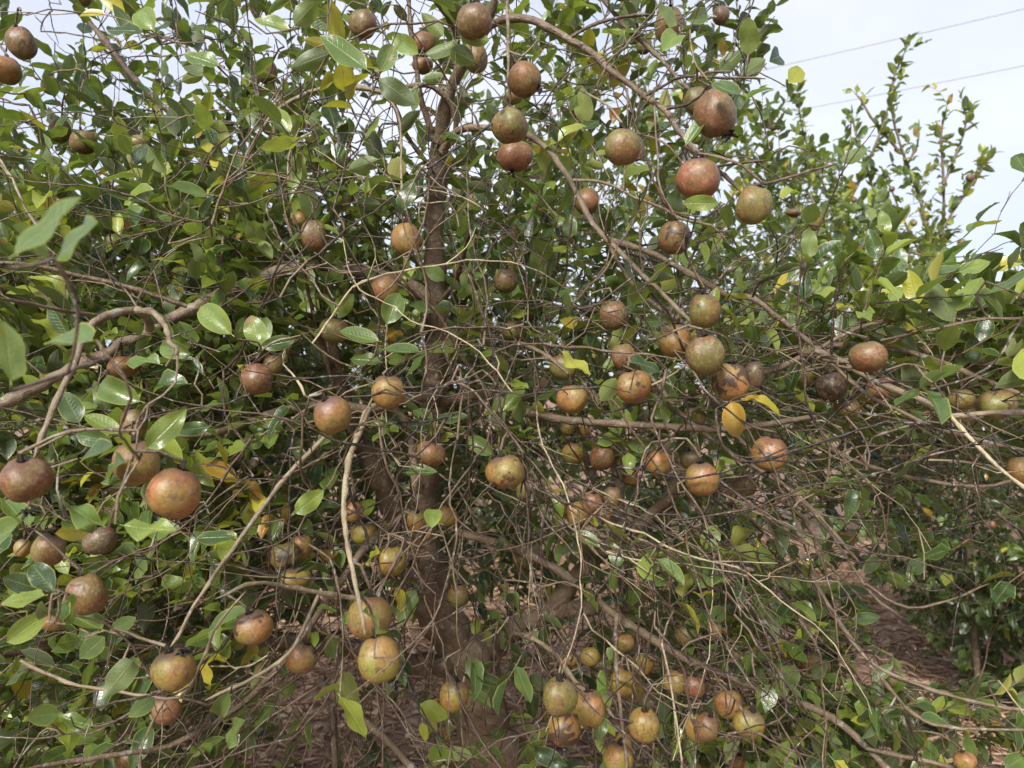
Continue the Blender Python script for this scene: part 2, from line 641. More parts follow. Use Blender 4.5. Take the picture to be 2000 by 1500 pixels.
    # -------------------------------------------------------------- to Blender objects
    def finish(s, n_leaf=300, n_twig=0, lod=None, leafname='leaves'):
        root = link(s.name, None, loc=Vector(s.base), label=s.label, cat='tree', group=s.group)
        for nm, p, r, sides, tone in s.limbs:
            link(nm, join_tubes(nm, [(p, r, sides, tone)], s.base), root)
        # twigs: the ones that show largest are parts, the rest one joined part
        sc = []
        for p, r, sides, tone in s.twigs:
            m = p[len(p) // 2]
            d = max(m[1], 0.2)
            px, py = 1000 + m[0] / d * FOC, 750 - (m[2] - CH) / d * FOC
            ok = -20 < px < 2020 and -20 < py < 1520
            sc.append((np.linalg.norm(p[-1] - p[0]) * r.mean() / d / d) * (1 if ok else 0.0))
        order = np.argsort(-np.array(sc)) if sc else []
        rest = []
        for k, i in enumerate(order):
            p, r, sides, tone = s.twigs[i]
            if k < n_twig and sc[i] > 0:
                link('twig', join_tubes('twig', [(p, r, sides, tone)], s.base), root)
            else:
                rest.append(s.twigs[i])
        if rest:
            link('fine_twigs', join_tubes('fine_twigs', rest, s.base), root, kind='stuff')
        # leaves
        if not s.leaves:
            return root
        pos = np.array([l[0] for l in s.leaves])
        D = np.array([l[1] for l in s.leaves])
        Nz = np.array([l[2] for l in s.leaves])
        Lg = np.array([l[3] for l in s.leaves])
        Ws = np.array([l[4] for l in s.leaves])
        tone = np.array([l[5] for l in s.leaves])
        shp = np.array([l[6] for l in s.leaves])
        seed = np.array([l[7] for l in s.leaves])
        blem = np.array([l[8] for l in s.leaves])
        Yv = np.cross(Nz, D)
        R = np.stack([D * Lg[:, None], Yv * (Lg * Ws)[:, None], Nz * Lg[:, None]], 2)   # columns
        sel = set()
        if n_leaf:
            vis = visible_score(pos, D, Yv, Lg, Ws)
            order = np.argsort(-vis)[:n_leaf]
            for i in order:
                if vis[i] <= 0:
                    continue
                sel.add(int(i))
                o = link('leaf', leaf_mesh(int(shp[i]), tone[i], blem[i]), root)
                m = Matrix.Identity(4)
                for a in range(3):
                    for b in range(3):
                        m[a][b] = R[i, a, b]
                    m[a][3] = pos[i, a] - s.base[a]
                o.matrix_local = m
        keep = np.array([i not in sel for i in range(len(pos))])
        dist = np.linalg.norm(pos - np.array([0, 0, CH]), axis=1)
        Vs, Qs, Us, As, off = [], [], [], [], 0
        for lv, cond in ((MIDL, dist < 1.9), (LOW, dist >= 1.9)):
            for k in range(10):
                ix = np.where(keep & cond & (shp == k))[0]
                if not len(ix):
                    continue
                V, Q, uv = lv[k]
                W = np.einsum('nij,vj->nvi', R[ix], V) + (pos[ix] - s.base)[:, None, :]
                nv = len(V)
                Vs.append(W.reshape(-1, 3))
                Qs.append((Q[None] + (np.arange(len(ix)) * nv)[:, None, None] + off).reshape(-1, 4))
                Us.append(np.tile(uv, (len(ix), 1)))
                As.append(np.repeat(np.stack([tone[ix], seed[ix], blem[ix]], 1), nv, 0))
                off += nv * len(ix)
        if Vs:
            link(leafname, mesh_arrays(leafname, np.vstack(Vs), np.vstack(Qs), LEAF, np.vstack(Us), {'leaf_data': np.vstack(As)}),
                 root, kind='stuff')
        print(s.name, 'leaves', len(pos), 'twigs', len(s.twigs), 'nodes', s.nn)
        return root


ZB = np.full((190, 250), 1e9)


def splat_pts(pos, D, Y, Lg, Ws):
    pts = []
    for a, b in ((0.15, 0), (0.35, 0), (0.55, 0), (0.75, 0), (0.35, 0.15), (0.35, -0.15), (0.6, 0.14), (0.6, -0.14), (0.9, 0)):
        pts.append(pos + D * (Lg * a)[:, None] + Y * (Lg * Ws * b)[:, None])
    return np.stack(pts, 1)


def to_cells(S):
    d = np.maximum(S[..., 1], 0.05)
    px = (1000 + S[..., 0] / d * FOC) / 8.0
    py = (750 - (S[..., 2] - CH) / d * FOC) / 8.0
    ok = (px >= 0) & (px < 250) & (py >= 0) & (py < 187)
    return np.clip(px, 0, 249).astype(int), np.clip(py, 0, 189).astype(int), d, ok


def splat_leaves(tree):
    if not tree.leaves:
        return
    pos = np.array([l[0] for l in tree.leaves])
    D = np.array([l[1] for l in tree.leaves])
    Nz = np.array([l[2] for l in tree.leaves])
    Lg = np.array([l[3] for l in tree.leaves])
    Ws = np.array([l[4] for l in tree.leaves])
    S = splat_pts(pos, D, np.cross(Nz, D), Lg, Ws)
    x, y, d, ok = to_cells(S)
    np.minimum.at(ZB, (y[ok], x[ok]), d[ok])


def visible_score(pos, D, Y, Lg, Ws):
    S = splat_pts(pos, D, Y, Lg, Ws)
    x, y, d, ok = to_cells(S)
    see = ok & (d <= ZB[y, x] + 0.03)
    nrm = np.cross(D, Y)
    view = pos - np.array([0, 0, CH])
    dist = np.linalg.norm(view, axis=1)
    face = np.abs((nrm * view).sum(1)) / dist
    return see.mean(1) * (Lg / dist) ** 2 * (0.15 + face) * (see.mean(1) > 0.3)


# ------------------------------------------------------------------ the main tree: limbs traced where they stand
base = P(985, 2180, 1.66)
base[2] = ground_z(base[0], base[1])
MAIN = Tree('camellia_tree', base, 'nearest tree, laden with brown fruit, its bare tangled twigs drooping round a forked trunk', mean=0.29, yellow=0.055)

# name, depth0, depth1, width0 px, width1 px, tone, points
LIMBS = [
    ('trunk', 1.66, 1.50, 150, 92, .52, [(985, 2190), (978, 1900), (975, 1650), (962, 1500), (940, 1390), (925, 1300), (895, 1235)]),
    ('branch', 1.50, 1.30, 78, 36, .42, [(900, 1250), (862, 1180), (832, 1090), (825, 980), (838, 860), (848, 740), (852, 620), (848, 500), (850, 400), (856, 300), (862, 262)]),
    ('branch', 1.52, 1.30, 70, 26, .42, [(905, 1290), (850, 1220), (800, 1110), (765, 990), (725, 900), (692, 838), (662, 740), (640, 640)]),
    ('branch', 1.52, 1.42, 62, 30, .44, [(935, 1310), (985, 1240), (1050, 1205), (1110, 1190), (1175, 1190)]),
    ('branch', 1.50, 1.30, 46, 26, .46, [(985, 1248), (1075, 1190), (1140, 1110), (1200, 1060), (1290, 990), (1330, 930)]),
    ('branch', 1.50, 1.15, 50, 18, .30, [(905, 1300), (800, 1295), (690, 1268), (560, 1250), (400, 1262), (220, 1258), (60, 1270), (-80, 1290)]),
    ('branch', 1.30, 1.00, 30, 27, .50, [(850, 600), (800, 555), (720, 533), (640, 524), (560, 528), (480, 555), (400, 590), (300, 643), (200, 692), (100, 742), (0, 790), (-90, 830)]),
    ('branch', 1.00, 0.78, 18, 13, .56, [(292, 640), (286, 622), (262, 606), (205, 617), (165, 650), (150, 700), (120, 762), (82, 850), (66, 895)]),
    ('branch', 0.92, 0.68, 15, 8, .60, [(270, 606), (300, 612), (325, 640), (332, 668), (345, 680), (342, 695)]),
    ('branch', 1.05, 0.95, 10, 8, .42, [(365, 598), (250, 560), (150, 537), (60, 518), (-40, 510)]),
    ('branch', 1.02, 0.85, 9, 7, .45, [(208, 617), (130, 608), (40, 590), (-40, 575)]),
    ('branch', 1.30, 1.05, 26, 14, .48, [(850, 770), (790, 782), (720, 798), (620, 790), (520, 812), (440, 842), (360, 850), (290, 862)]),
    ('branch', 1.34, 1.05, 26, 12, .45, [(840, 790), (905, 775), (962, 774), (1010, 800), (1100, 820), (1250, 830), (1400, 838), (1500, 828), (1600, 812)]),
    ('branch', 1.36, 1.28, 24, 16, .42, [(725, 800), (770, 800), (797, 835), (806, 880), (812, 960)]),
    ('branch', 1.08, 0.66, 15, 9, .78, [(738, 790), (720, 800), (704, 838), (682, 900), (672, 975), (674, 1030), (682, 1080), (697, 1150), (706, 1195), (713, 1240)]),
    ('branch', 0.95, 0.85, 11, 8, .66, [(662, 815), (635, 852), (560, 930), (500, 1010), (440, 1092), (380, 1182), (345, 1250), (332, 1264)]),
    ('branch', 1.00, 0.82, 12, 8, .72, [(712, 1170), (640, 1160), (560, 1145), (500, 1138), (420, 1170)]),
    ('branch', 0.98, 0.92, 9, 8, .70, [(628, 1150), (600, 1210), (575, 1262), (520, 1310), (400, 1368)]),
    ('branch', 1.25, 0.90, 20, 9, .42, [(800, 1000), (722, 1060), (655, 1150), (600, 1230), (520, 1330), (450, 1392), (330, 1456), (240, 1472), (120, 1490), (20, 1510)]),
    ('branch', 1.30, 1.15, 22, 16, .40, [(620, 1330), (690, 1390), (760, 1450), (830, 1530)]),
    ('branch', 1.30, 1.26, 17, 14, .34, [(646, 1350), (652, 1430), (656, 1540)]),
    ('branch', 0.86, 0.80, 8, 6, .62, [(40, 1290), (130, 1332), (230, 1350), (290, 1360), (352, 1362), (385, 1310), (405, 1270), (418, 1230), (450, 1190), (480, 1155)]),
    # top fork
    ('branch', 1.30, 1.12, 34, 15, .48, [(858, 280), (870, 215), (885, 165), (903, 128), (922, 92), (948, 48), (968, 0), (980, -60)]),
    ('branch', 1.30, 1.22, 15, 9, .42, [(852, 285), (832, 225), (820, 180), (812, 120), (802, 50), (795, -50)]),
    ('branch', 1.30, 1.12, 14, 10, .44, [(900, 130), (888, 60), (865, 22), (838, -12)]),
    ('branch', 1.30, 1.20, 13, 10, .52, [(864, 300), (884, 275), (891, 240), (880, 205), (858, 178), (830, 166), (790, 170), (745, 180)]),
    ('branch', 1.20, 1.15, 11, 7, .56, [(745, 180), (680, 168), (620, 176), (570, 196), (530, 226), (500, 272), (470, 335), (445, 420), (430, 520)]),
    ('branch', 1.22, 1.28, 10, 12, .40, [(742, 178), (770, 205), (792, 262), (830, 312), (850, 342)]),
    ('branch', 1.12, 0.92, 20, 8, .46, [(944, 60), (980, 38), (1040, 40), (1100, 70), (1158, 104), (1192, 138), (1232, 166), (1270, 196), (1302, 218), (1322, 252), (1352, 286), (1392, 322), (1430, 358), (1452, 380)]),
    ('branch', 1.26, 0.95, 17, 10, .52, [(864, 296), (882, 264), (910, 251), (950, 249), (990, 252), (1030, 264), (1070, 292), (1100, 332), (1124, 372), (1150, 426), (1182, 466), (1240, 520), (1300, 580), (1342, 622), (1384, 656)]),
    ('branch', 1.25, 1.15, 10, 8, .40, [(1165, -20), (1206, 36), (1250, 80), (1290, 115), (1320, 150), (1352, 182)]),
    ('branch', 1.35, 1.35, 14, 12, .36, [(150, 20), (180, 50), (216, 95), (252, 142), (298, 188), (360, 235), (470, 242)]),
    ('branch', 1.02, 0.96, 7, 5, .50, [(1120, 352), (1180, 356), (1240, 386), (1300, 410), (1332, 428), (1390, 440), (1424, 478)]),
    ('branch', 1.00, 0.92, 6, 6, .30, [(1262, 186), (1300, 165), (1340, 149), (1420, 152), (1496, 154)]),
    ('branch', 0.98, 0.94, 7, 5, .22, [(1302, 213), (1340, 205), (1368, 188), (1382, 168), (1398, 140)]),
    ('branch', 0.96, 0.95, 5, 5, .24, [(1338, 146), (1336, 100), (1328, 62)]),
    ('branch', 1.05, 1.02, 9, 6, .28, [(1116, 72), (1150, 52), (1190, 38), (1240, 30), (1282, 30)]),
    ('branch', 0.95, 0.92, 5, 4, .45, [(1278, 206), (1283, 290), (1290, 368), (1310, 405), (1330, 438)]),
    ('branch', 1.00, 1.00, 5, 4, .50, [(1225, 172), (1226, 246)]),
    ('branch', 0.98, 0.98, 8, 6, .58, [(990, -30), (992, 60), (993, 140), (996, 208)]),
    ('branch', 1.18, 1.06, 6, 4, .66, [(746, 178), (775, 215), (783, 262), (784, 330), (785, 395), (788, 424)]),
    ('branch', 0.93, 0.92, 6, 5, .34, [(1396, 326), (1450, 318), (1505, 312)]),
    ('branch', 0.93, 0.90, 6, 6, .30, [(1452, 366), (1530, 350), (1590, 332), (1640, 318)]),
    # right hand side
    ('branch', 1.08, 1.00, 14, 10, .46, [(1180, 466), (1260, 490), (1340, 530), (1420, 576), (1470, 582), (1510, 612), (1560, 650), (1592, 680)]),
    ('branch', 1.20, 0.95, 15, 11, .50, [(1330, 640), (1400, 690), (1480, 728), (1560, 700), (1592, 682), (1660, 672), (1720, 680), (1780, 690), (1840, 708), (1915, 738), (2010, 778)]),
    ('branch', 0.98, 0.85, 14, 13, .60, [(1592, 684), (1650, 706), (1700, 742), (1790, 776), (1856, 812), (1930, 806), (2040, 806)]),
    ('branch', 0.85, 0.74, 10, 7, .90, [(1856, 812), (1890, 850), (1950, 912), (2030, 975)]),
    ('branch', 0.98, 0.90, 9, 8, .55, [(1600, 684), (1680, 760), (1750, 800), (1850, 842), (2020, 884)]),
    ('branch', 1.05, 1.00, 10, 7, .46, [(1590, 860), (1700, 912), (1820, 940), (1920, 950), (2010, 930)]),
    ('branch', 0.98, 1.00, 9, 8, .46, [(1592, 684), (1680, 640), (1780, 618), (1880, 606), (2020, 590)]),
    ('branch', 0.98, 0.92, 7, 7, .36, [(1720, 665), (1840, 640), (1930, 622), (2030, 628)]),
    ('branch', 0.90, 0.86, 6, 5, .08, [(1624, 694), (1626, 640), (1632, 575), (1652, 512), (1668, 508)]),
    ('branch', 0.95, 0.92, 6, 5, .10, [(1470, 580), (1482, 552), (1540, 530), (1618, 508)]),
    ('branch', 0.92, 0.90, 6, 5, .16, [(1816, 760), (1900, 735), (1950, 700), (1985, 640), (2020, 600)]),
    # lower right
    ('branch', 1.42, 1.10, 20, 16, .44, [(895, 1040), (990, 1068), (1080, 1108), (1150, 1160), (1200, 1200), (1255, 1236), (1330, 1282), (1420, 1320), (1500, 1352), (1590, 1384), (1640, 1412), (1700, 1468), (1760, 1530)]),
    ('branch', 1.12, 1.05, 12, 9, .46, [(1690, 1462), (1760, 1476), (1850, 1496), (1960, 1530)]),
    ('branch', 1.15, 0.95, 12, 9, .48, [(1005, 1236), (1045, 1250), (1090, 1282), (1110, 1312), (1132, 1342), (1172, 1372), (1200, 1402)]),
    ('branch', 1.18, 1.00, 10, 7, .44, [(1204, 1205), (1203, 1300), (1214, 1400), (1226, 1520)]),
    ('branch', 1.10, 1.00, 9, 6, .40, [(1430, 840), (1500, 918), (1590, 1002), (1650, 1082), (1702, 1160), (1762, 1206)]),
    ('branch', 1.02, 0.98, 6, 5, .38, [(1690, 1140), (1750, 1180), (1800, 1186), (1872, 1166), (1932, 1140)]),
    ('branch', 1.15, 1.00, 9, 7, .50, [(1560, 1080), (1630, 1200), (1700, 1292), (1800, 1340), (1900, 1370), (2020, 1392)]),
    ('branch', 1.05, 1.00, 8, 6, .46, [(1700, 1300), (1782, 1392), (1852, 1420), (2020, 1426)]),
    ('branch', 1.22, 1.05, 10, 8, .44, [(960, 776), (985, 700), (1000, 668), (1060, 690), (1110, 730)]),
    ('branch', 1.30, 1.10, 14, 8, .34, [(850, 600), (885, 560), (905, 500), (920, 440)]),
    ('branch', 1.20, 1.06, 10, 6, .30, [(650, 745), (620, 640), (600, 560), (590, 480)]),
    ('branch', 1.12, 0.98, 8, 6, .44, [(960, 776), (905, 700), (860, 620), (800, 560), (740, 500)]),
    ('branch', 1.15, 1.10, 9, 8, .58, [(1380, 656), (1300, 610), (1240, 560), (1200, 500), (1180, 450)]),
    ('branch', 1.25, 1.05, 11, 8, .50, [(1180, 640), (1260, 722), (1330, 808), (1430, 886), (1530, 946), (1600, 1010), (1680, 1100)]),
]
for nm, d0, d1, w0, w1, tone, pp in LIMBS:
    n = len(pp)
    f = np.linspace(0, 1, n)
    pts = np.array([P(x, y, d0 + (d1 - d0) * t) for (x, y), t in zip(pp, f)])
    if nm == 'trunk':
        pts[0][2] = -0.05
    wid = (1.0 if nm == 'trunk' else 0.88) * np.array([(w0 + (w1 - w0) * t) * (d0 + (d1 - d0) * t) / FOC / 2 for t in f])
    big = w0 * d0 > 30
    MAIN.limb(nm, pts, wid, tone, 12 if nm == 'trunk' else 9 if big else 7, 0.02 if nm == 'trunk' else 0.013, 0.0010)

# ------------------------------------------------------------------ the fruit, one by one
FC = dict(r=(0.150, 0.072, 0.032), o=(0.225, 0.128, 0.040), b=(0.135, 0.088, 0.038), y=(0.24, 0.160, 0.038), g=(0.145, 0.112, 0.036),
          d=(0.040, 0.027, 0.021), m=(0.105, 0.072, 0.050), p=(0.180, 0.080, 0.042))
# x, y, width, height (px), colour, blotch, label [, depth]
FRUITS = [
    (42, 84, 57, 60, 'r', .55, 'red brown egg-shaped fruit with black spots in the top left corner'),
    (10, 137, 62, 50, 'o', .1, 'tan reddish fruit cut by the left edge below the black-spotted one'),
    (99, 167, 34, 36, 'g', .2, 'small dark olive fruit half hidden under leaves near the top left'),
    (117, 256, 42, 46, 'b', .2, 'brown fruit on a short stalk, left one of a close upper-left pair'),
    (163, 278, 51, 45, 'b', .45, 'red olive fruit with a dark dot, right one of the upper-left pair'),
    (273, 281, 44, 34, 'g', .2, 'dull brown green fruit half covered by leaves beside the upper-left pair'),
    (158, -6, 44, 36, 'b', .2, 'brown fruit cut off by the top edge above the sloping dark limb'),
    (521, 140, 44, 50, 'b', .3, 'brown green fruit hanging by the arched limb near the large pale leaf'),
    (709, 47, 54, 54, 'b', .4, 'brown fruit with a dark side above the large pale green leaf'),
    (828, 86, 50, 46, 'p', .2, 'reddish fruit behind the bright leaf cluster left of the top fork'),
    (826, 128, 42, 32, 'r', .2, 'lower reddish fruit peeping under the bright leaf cluster by the fork'),
    (927, 42, 71, 68, 'b', .15, 'large plain brown olive fruit at the top of the main stem'),
    (929, 112, 48, 60, 'g', .15, 'tan olive fruit tucked directly under the large brown one at the top', 1.05),
    (1024, 155, 66, 68, 'r', .35, 'red brown fruit with a black withered tuft on its side', .97),
    (1004, 188, 36, 30, 'r', .2, 'reddish fruit showing as a sliver behind the one with the black tuft', 1.08),
    (996, 245, 74, 67, 'g', .4, 'olive fruit with a grey scar, in the middle of the hanging column of three'),
    (1006, 305, 72, 58, 'p', .2, 'pinkish flat fruit at the foot of the hanging column of three'),
    (1146, 393, 52, 52, 'r', .2, 'deep red fruit with a bare pale twig crossing its lower edge'),
    (1132, 218, 32, 30, 'r', .1, 'small red fruit deep in the leaves behind the upper right arch', 1.6),
    (1171, 126, 30, 28, 'o', .1, 'small half hidden tan red fruit just above the upper right arch', 1.5),
    (1306, 50, 56, 70, 'b', .2, 'tall brown fruit between two pale leaves near the top edge', 1.06),
    (1408, 30, 34, 36, 'm', .2, 'small mauve brown fruit nearest the open sky at the top', 1.4),
    (1258, 92, 30, 28, 'm', .2, 'small dull brown fruit behind leaves left of the tall brown one', 1.6),
    (1360, 198, 50, 56, 'b', .2, 'brown fruit behind and left of the largest dripping one', 1.04),
    (1397, 222, 84, 92, 'b', .15, 'largest brown fruit under the arch with a drop at its tip', .90),
    (1215, 287, 73, 70, 'g', .1, 'round yellow olive fruit hanging straight below the arch on a twig'),
    (1243, 291, 30, 50, 'b', .2, 'brown fruit showing as an edge behind the yellow olive one', 1.08),
    (1363, 350, 88, 80, 'p', .12, 'large smooth pink red fruit with a yellow-green leaf below it', .87),
    (1472, 401, 72, 74, 'g', .2, 'green brown lopsided fruit with a cleft at the arch end'),
    (1318, 464, 66, 66, 'r', .6, 'red fruit with a dark rotten lower side at the end of a twig'),
    (793, 467, 61, 64, 'o', .3, 'orange tan fruit hanging left of the vertical stem on a long twig'),
    (613, 460, 56, 62, 'b', .2, 'brown red fruit in the leaves, lower one of a pair'),
    (588, 430, 38, 34, 'o', .1, 'tan fruit peeping above the brown red one in the leaves', 1.2),
    (656, 322, 26, 24, 'm', .2, 'small far brown fruit on a thin limb left of the stem', 1.9),
    (500, 352, 34, 34, 'g', .2, 'small olive fruit in the shade of the upper left leaves', 1.4),
    (218, 440, 42, 38, 'g', .2, 'dim olive fruit deep in the leaves above the grey horizontal limb', 1.4),
    (998, 463, 33, 31, 'b', .2, 'small brown fruit against a sky gap right of the stem', 1.5),
    (923, 388, 15, 15, 'o', .1, 'tiny far tan fruit just right of the vertical stem', 2.4),
    (988, 549, 50, 48, 'b', .3, 'brown red fruit right of the stem below a pale leaf'),
    (752, 566, 54, 58, 'o', .3, 'tan orange fruit partly behind an upright leaf left of the stem', 1.10),
    (652, 646, 60, 50, 'g', .3, 'olive tan fruit behind a curved petiole in the dark leaves', 1.15),
    (1005, 647, 50, 42, 'g', .1, 'plain olive fruit above the bent grey twig right of the stem'),
    (898, 530, 30, 30, 'o', .3, 'small tan fruit close to the right side of the stem', 1.35),
    (502, 740, 62, 62, 'r', .3, 'orange red fruit with ragged yellow sepals among dark left leaves', .98),
    (534, 712, 40, 40, 'g', .2, 'olive fruit behind the one with ragged yellow sepals', 1.12),
    (566, 686, 24, 16, 'o', .1, 'small tan fruit mostly hidden above the pair in the dark leaves', 1.3),
    (240, 716, 62, 42, 'r', .2, 'dark reddish fruit shaded behind the forked grey limb', 1.05),
    (262, 828, 50, 62, 'g', .2, 'dim olive fruit behind the bright upright yellow green leaf', 1.0),
    (50, 936, 98, 84, 'r', .12, 'big red and olive fruit hanging alone at the left edge', .66),
    (267, 904, 92, 86, 'o', .15, 'big orange brown dimpled fruit under the bright leaf, upper of two', .71),
    (340, 962, 102, 98, 'o', .12, 'biggest orange brown fruit with a pale twig in front, lower of two', .66),
    (455, 940, 46, 40, 'g', .1, 'dim olive fruit in the dark leaves right of the biggest pair', 1.3),
    (649, 810, 76, 74, 'o', .15, 'glowing orange fruit left of the pale forked twig', .84),
    (758, 765, 68, 66, 'o', .22, 'tan orange fruit with a grey cap right of the forked twig', .90),
    (1198, 616, 58, 58, 'b', .5, 'brown fruit with a dark shoulder hanging from two thin twigs'),
    (1376, 607, 64, 68, 'g', .25, 'olive fruit with one black nick, top of the crowded right cluster'),
    (1318, 665, 64, 66, 'o', .2, 'orange fruit left in the crowded right cluster', .98),
    (1377, 693, 82, 78, 'b', .3, 'large scurfy grey brown fruit in the middle of the right cluster', .84),
    (1426, 746, 76, 74, 'o', .8, 'tan fruit with black streaks at the foot of the right cluster', .88),
    (1473, 731, 38, 54, 'm', .2, 'brown grey fruit behind the black-streaked one', 1.02),
    (1218, 696, 50, 50, 'b', .3, 'brown fruit behind a thin dark twig and a long leaf', 1.05),
    (1236, 755, 72, 64, 'o', .35, 'wide orange brown fruit with a small dark spot below the long leaf', .93),
    (1118, 779, 62, 56, 'o', .2, 'orange brown fruit with a thin twig hanging in front of it'),
    (1100, 718, 58, 50, 'g', .2, 'olive fruit in shade beside the yellow green arching leaf', 1.15),
    (1120, 886, 46, 46, 'y', .2, 'small ochre fruit left of the dark reddish one in the middle'),
    (1177, 893, 52, 50, 'r', .25, 'dark reddish brown fruit right of the small ochre one'),
    (1286, 905, 54, 52, 'o', .35, 'brown red fruit with a horizontal twig across it'),
    (1372, 935, 68, 66, 'o', .15, 'orange brown fruit with a curved black twig across its face'),
    (1232, 932, 36, 32, 'o', .2, 'small orange fruit in the twigs between two larger brown ones', 1.3),
    (1350, 897, 44, 38, 'b', .2, 'tan fruit peeping above the one with the curved black twig', 1.25),
    (1419, 954, 33, 34, 'm', .3, 'small mauve round fruit beside a larger brown one'),
    (1454, 950, 46, 45, 'b', .2, 'brown fruit with a dark cap beside the small mauve one'),
    (1157, 983, 42, 42, 'p', .15, 'pinkish fruit above the brown one in the central tangle', 1.15),
    (1197, 970, 38, 42, 'b', .2, 'brown fruit touching the pinkish one in the central tangle', 1.18),
    (1128, 1003, 50, 48, 'o', .15, 'orange brown fruit with a drop below it in the central tangle'),
    (1182, 1006, 30, 30, 'o', .1, 'tan fruit half hidden behind the lower central tangle pair', 1.3),
    (988, 921, 80, 66, 'o', .35, 'wide orange red fruit with ridged shoulders below the bare cross twig', .86),
    (1024, 956, 32, 42, 'g', .2, 'olive fruit in shade behind the wide ridged one', 1.2),
    (842, 886, 58, 48, 'o', .2, 'tan fruit behind crossing twigs in front of the stem', 1.2),
    (1110, 836, 34, 30, 'g', .2, 'dim olive fruit below the long horizontal limb', 1.4),
    (1143, 838, 22, 30, 'y', .1, 'small yellow fruit below the long horizontal limb', 1.4),
    (1356, 815, 44, 40, 'g', .2, 'dim olive fruit behind twigs under the crowded cluster', 1.25),
    (1504, 886, 72, 68, 'o', .45, 'mottled orange fruit at the end of a straight pale hanging twig', .92),
    (1697, 697, 74, 60, 'r', .35, 'flat orange red fruit with a grey scurfy side on the right limb', .88),
    (1624, 755, 62, 56, 'd', .4, 'nearly black dried fruit below the right limb'),
    (1577, 731, 52, 46, 'g', .2, 'olive tan fruit left of the nearly black one'),
    (1716, 758, 50, 44, 'p', .1, 'pink fruit behind the limb under the flat scurfy one', 1.05),
    (1655, 796, 52, 40, 'g', .2, 'tan fruit under the nearly black one behind twigs', 1.08),
    (1877, 780, 54, 42, 'g', .1, 'olive fruit resting above two crossing twigs on the right', 1.0),
    (1885, 812, 46, 34, 'g', .2, 'dull brown fruit just below the olive one on the right', 1.08),
    (1946, 790, 74, 58, 'g', .4, 'wide olive fruit with a grey crown behind twigs by the right edge', .95),
    (1993, 918, 52, 54, 'o', .1, 'smooth orange fruit cut by the right edge', .9),
    (1813, 882, 40, 28, 'o', .1, 'small flat tan fruit with a leaf under it in the right twigs', 1.25),
    (1912, 958, 22, 18, 'o', .1, 'small tan fruit low behind the right hand twigs', 1.9),
    (1649, 1053, 44, 34, 'p', .05, 'smooth red brown oval fruit by the dark gap between the trees'),
    (1445, 1075, 49, 46, 'g', .2, 'olive tan heart-shaped fruit beside yellowing leaves'),
    (1958, 1013, 22, 20, 'p', .1, 'small pink fruit on the dark shrub at the right', 3.0),
    (1940, 1024, 15, 15, 'p', .1, 'tiny reddish fruit beside the small pink one on the dark shrub', 3.05),
    (95, 1073, 64, 64, 'b', .2, 'brown fruit behind pale leaves at the left edge', .84),
    (44, 1070, 32, 36, 'o', .1, 'tan fruit showing behind leaves at the very left', .95),
    (196, 1055, 66, 54, 'm', .3, 'brown mauve fruit behind the spotted orange leaf', .95),
    (170, 1161, 76, 80, 'r', .45, 'red brown fruit with dark lower spots beside the dark leaf rosette', .80),
    (104, 1216, 46, 32, 'o', .1, 'tan fruit behind the leaf rosette near the left edge', 1.0),
    (495, 1226, 78, 66, 'o', .6, 'orange fruit with a black cap and a black ring spot', .83),
    (558, 1085, 62, 54, 'g', .65, 'olive fruit with a sooty cap, left of a pair'),
    (589, 1068, 46, 48, 'y', .15, 'tan fruit behind the sooty-capped one', 1.1),
    (576, 1130, 62, 42, 'y', .12, 'plain ochre fruit under the sooty-capped pair', 1.04),
    (712, 1041, 54, 46, 'y', .35, 'yellow fruit split by a dark line beside the pale twig'),
    (765, 1095, 62, 58, 'y', .3, 'brown ochre fruit right of the small yellow leaf'),
    (690, 1000, 40, 42, 'o', .2, 'tan fruit behind the pale vertical twig', 1.15),
    (815, 1019, 42, 46, 'y', .15, 'ochre fruit left of the bright upright leaf', 1.15),
    (872, 1008, 46, 40, 'y', .2, 'ochre fruit right of the bright upright leaf', 1.25),
    (896, 1164, 45, 46, 'g', .2, 'olive green fruit behind a red twig in front of the trunk'),
    (722, 1205, 88, 84, 'o', .45, 'large brown orange scarred fruit behind a bright upright leaf', .80),
    (741, 1287, 84, 90, 'y', .3, 'largest ochre fruit with a purplish cap near the bottom', .76),
    (589, 1285, 64, 60, 'o', .35, 'olive red fruit with a brown crease above the twig fork'),
    (339, 1308, 86, 78, 'o', .15, 'smooth tan orange fruit cradled in a twig fork at the lower left', .74),
    (325, 1386, 58, 56, 'r', .2, 'dark red fruit in shade below the smooth tan one', .98),
    (887, 1358, 58, 62, 'y', .12, 'plain ochre fruit against the lower trunk'),
    (1092, 1361, 70, 74, 'g', .1, 'olive fruit with a red cheek, upper left of a tight trio'),
    (1152, 1384, 68, 70, 'y', .5, 'ochre fruit with brown spots, right of a tight trio', .96),
    (1102, 1423, 68, 66, 'y', .75, 'ochre fruit with a black scar, lowest of a tight trio', 1.0),
    (1258, 1416, 64, 66, 'y', .3, 'ochre fruit with a reddish shoulder right of the tight trio'),
    (1207, 1481, 60, 60, 'y', .25, 'yellow fruit cut by the bottom edge below a dark stalk'),
    (1219, 1450, 36, 38, 'o', .2, 'orange fruit behind the yellow one at the bottom edge', 1.15),
    (1320, 1332, 48, 50, 'o', .15, 'tan orange fruit, left of a lower right pair'),
    (1356, 1341, 44, 46, 'p', .2, 'reddish orange fruit behind twigs, right of a lower right pair', 1.22),
    (1423, 1375, 58, 54, 'o', .12, 'smooth orange fruit touching the ochre one below it'),
    (1462, 1411, 62, 58, 'y', .3, 'ochre fruit with a pink side below the smooth orange one', 1.0),
    (1360, 1422, 44, 62, 'y', .2, 'ochre fruit behind the pink one near the bottom', 1.2),
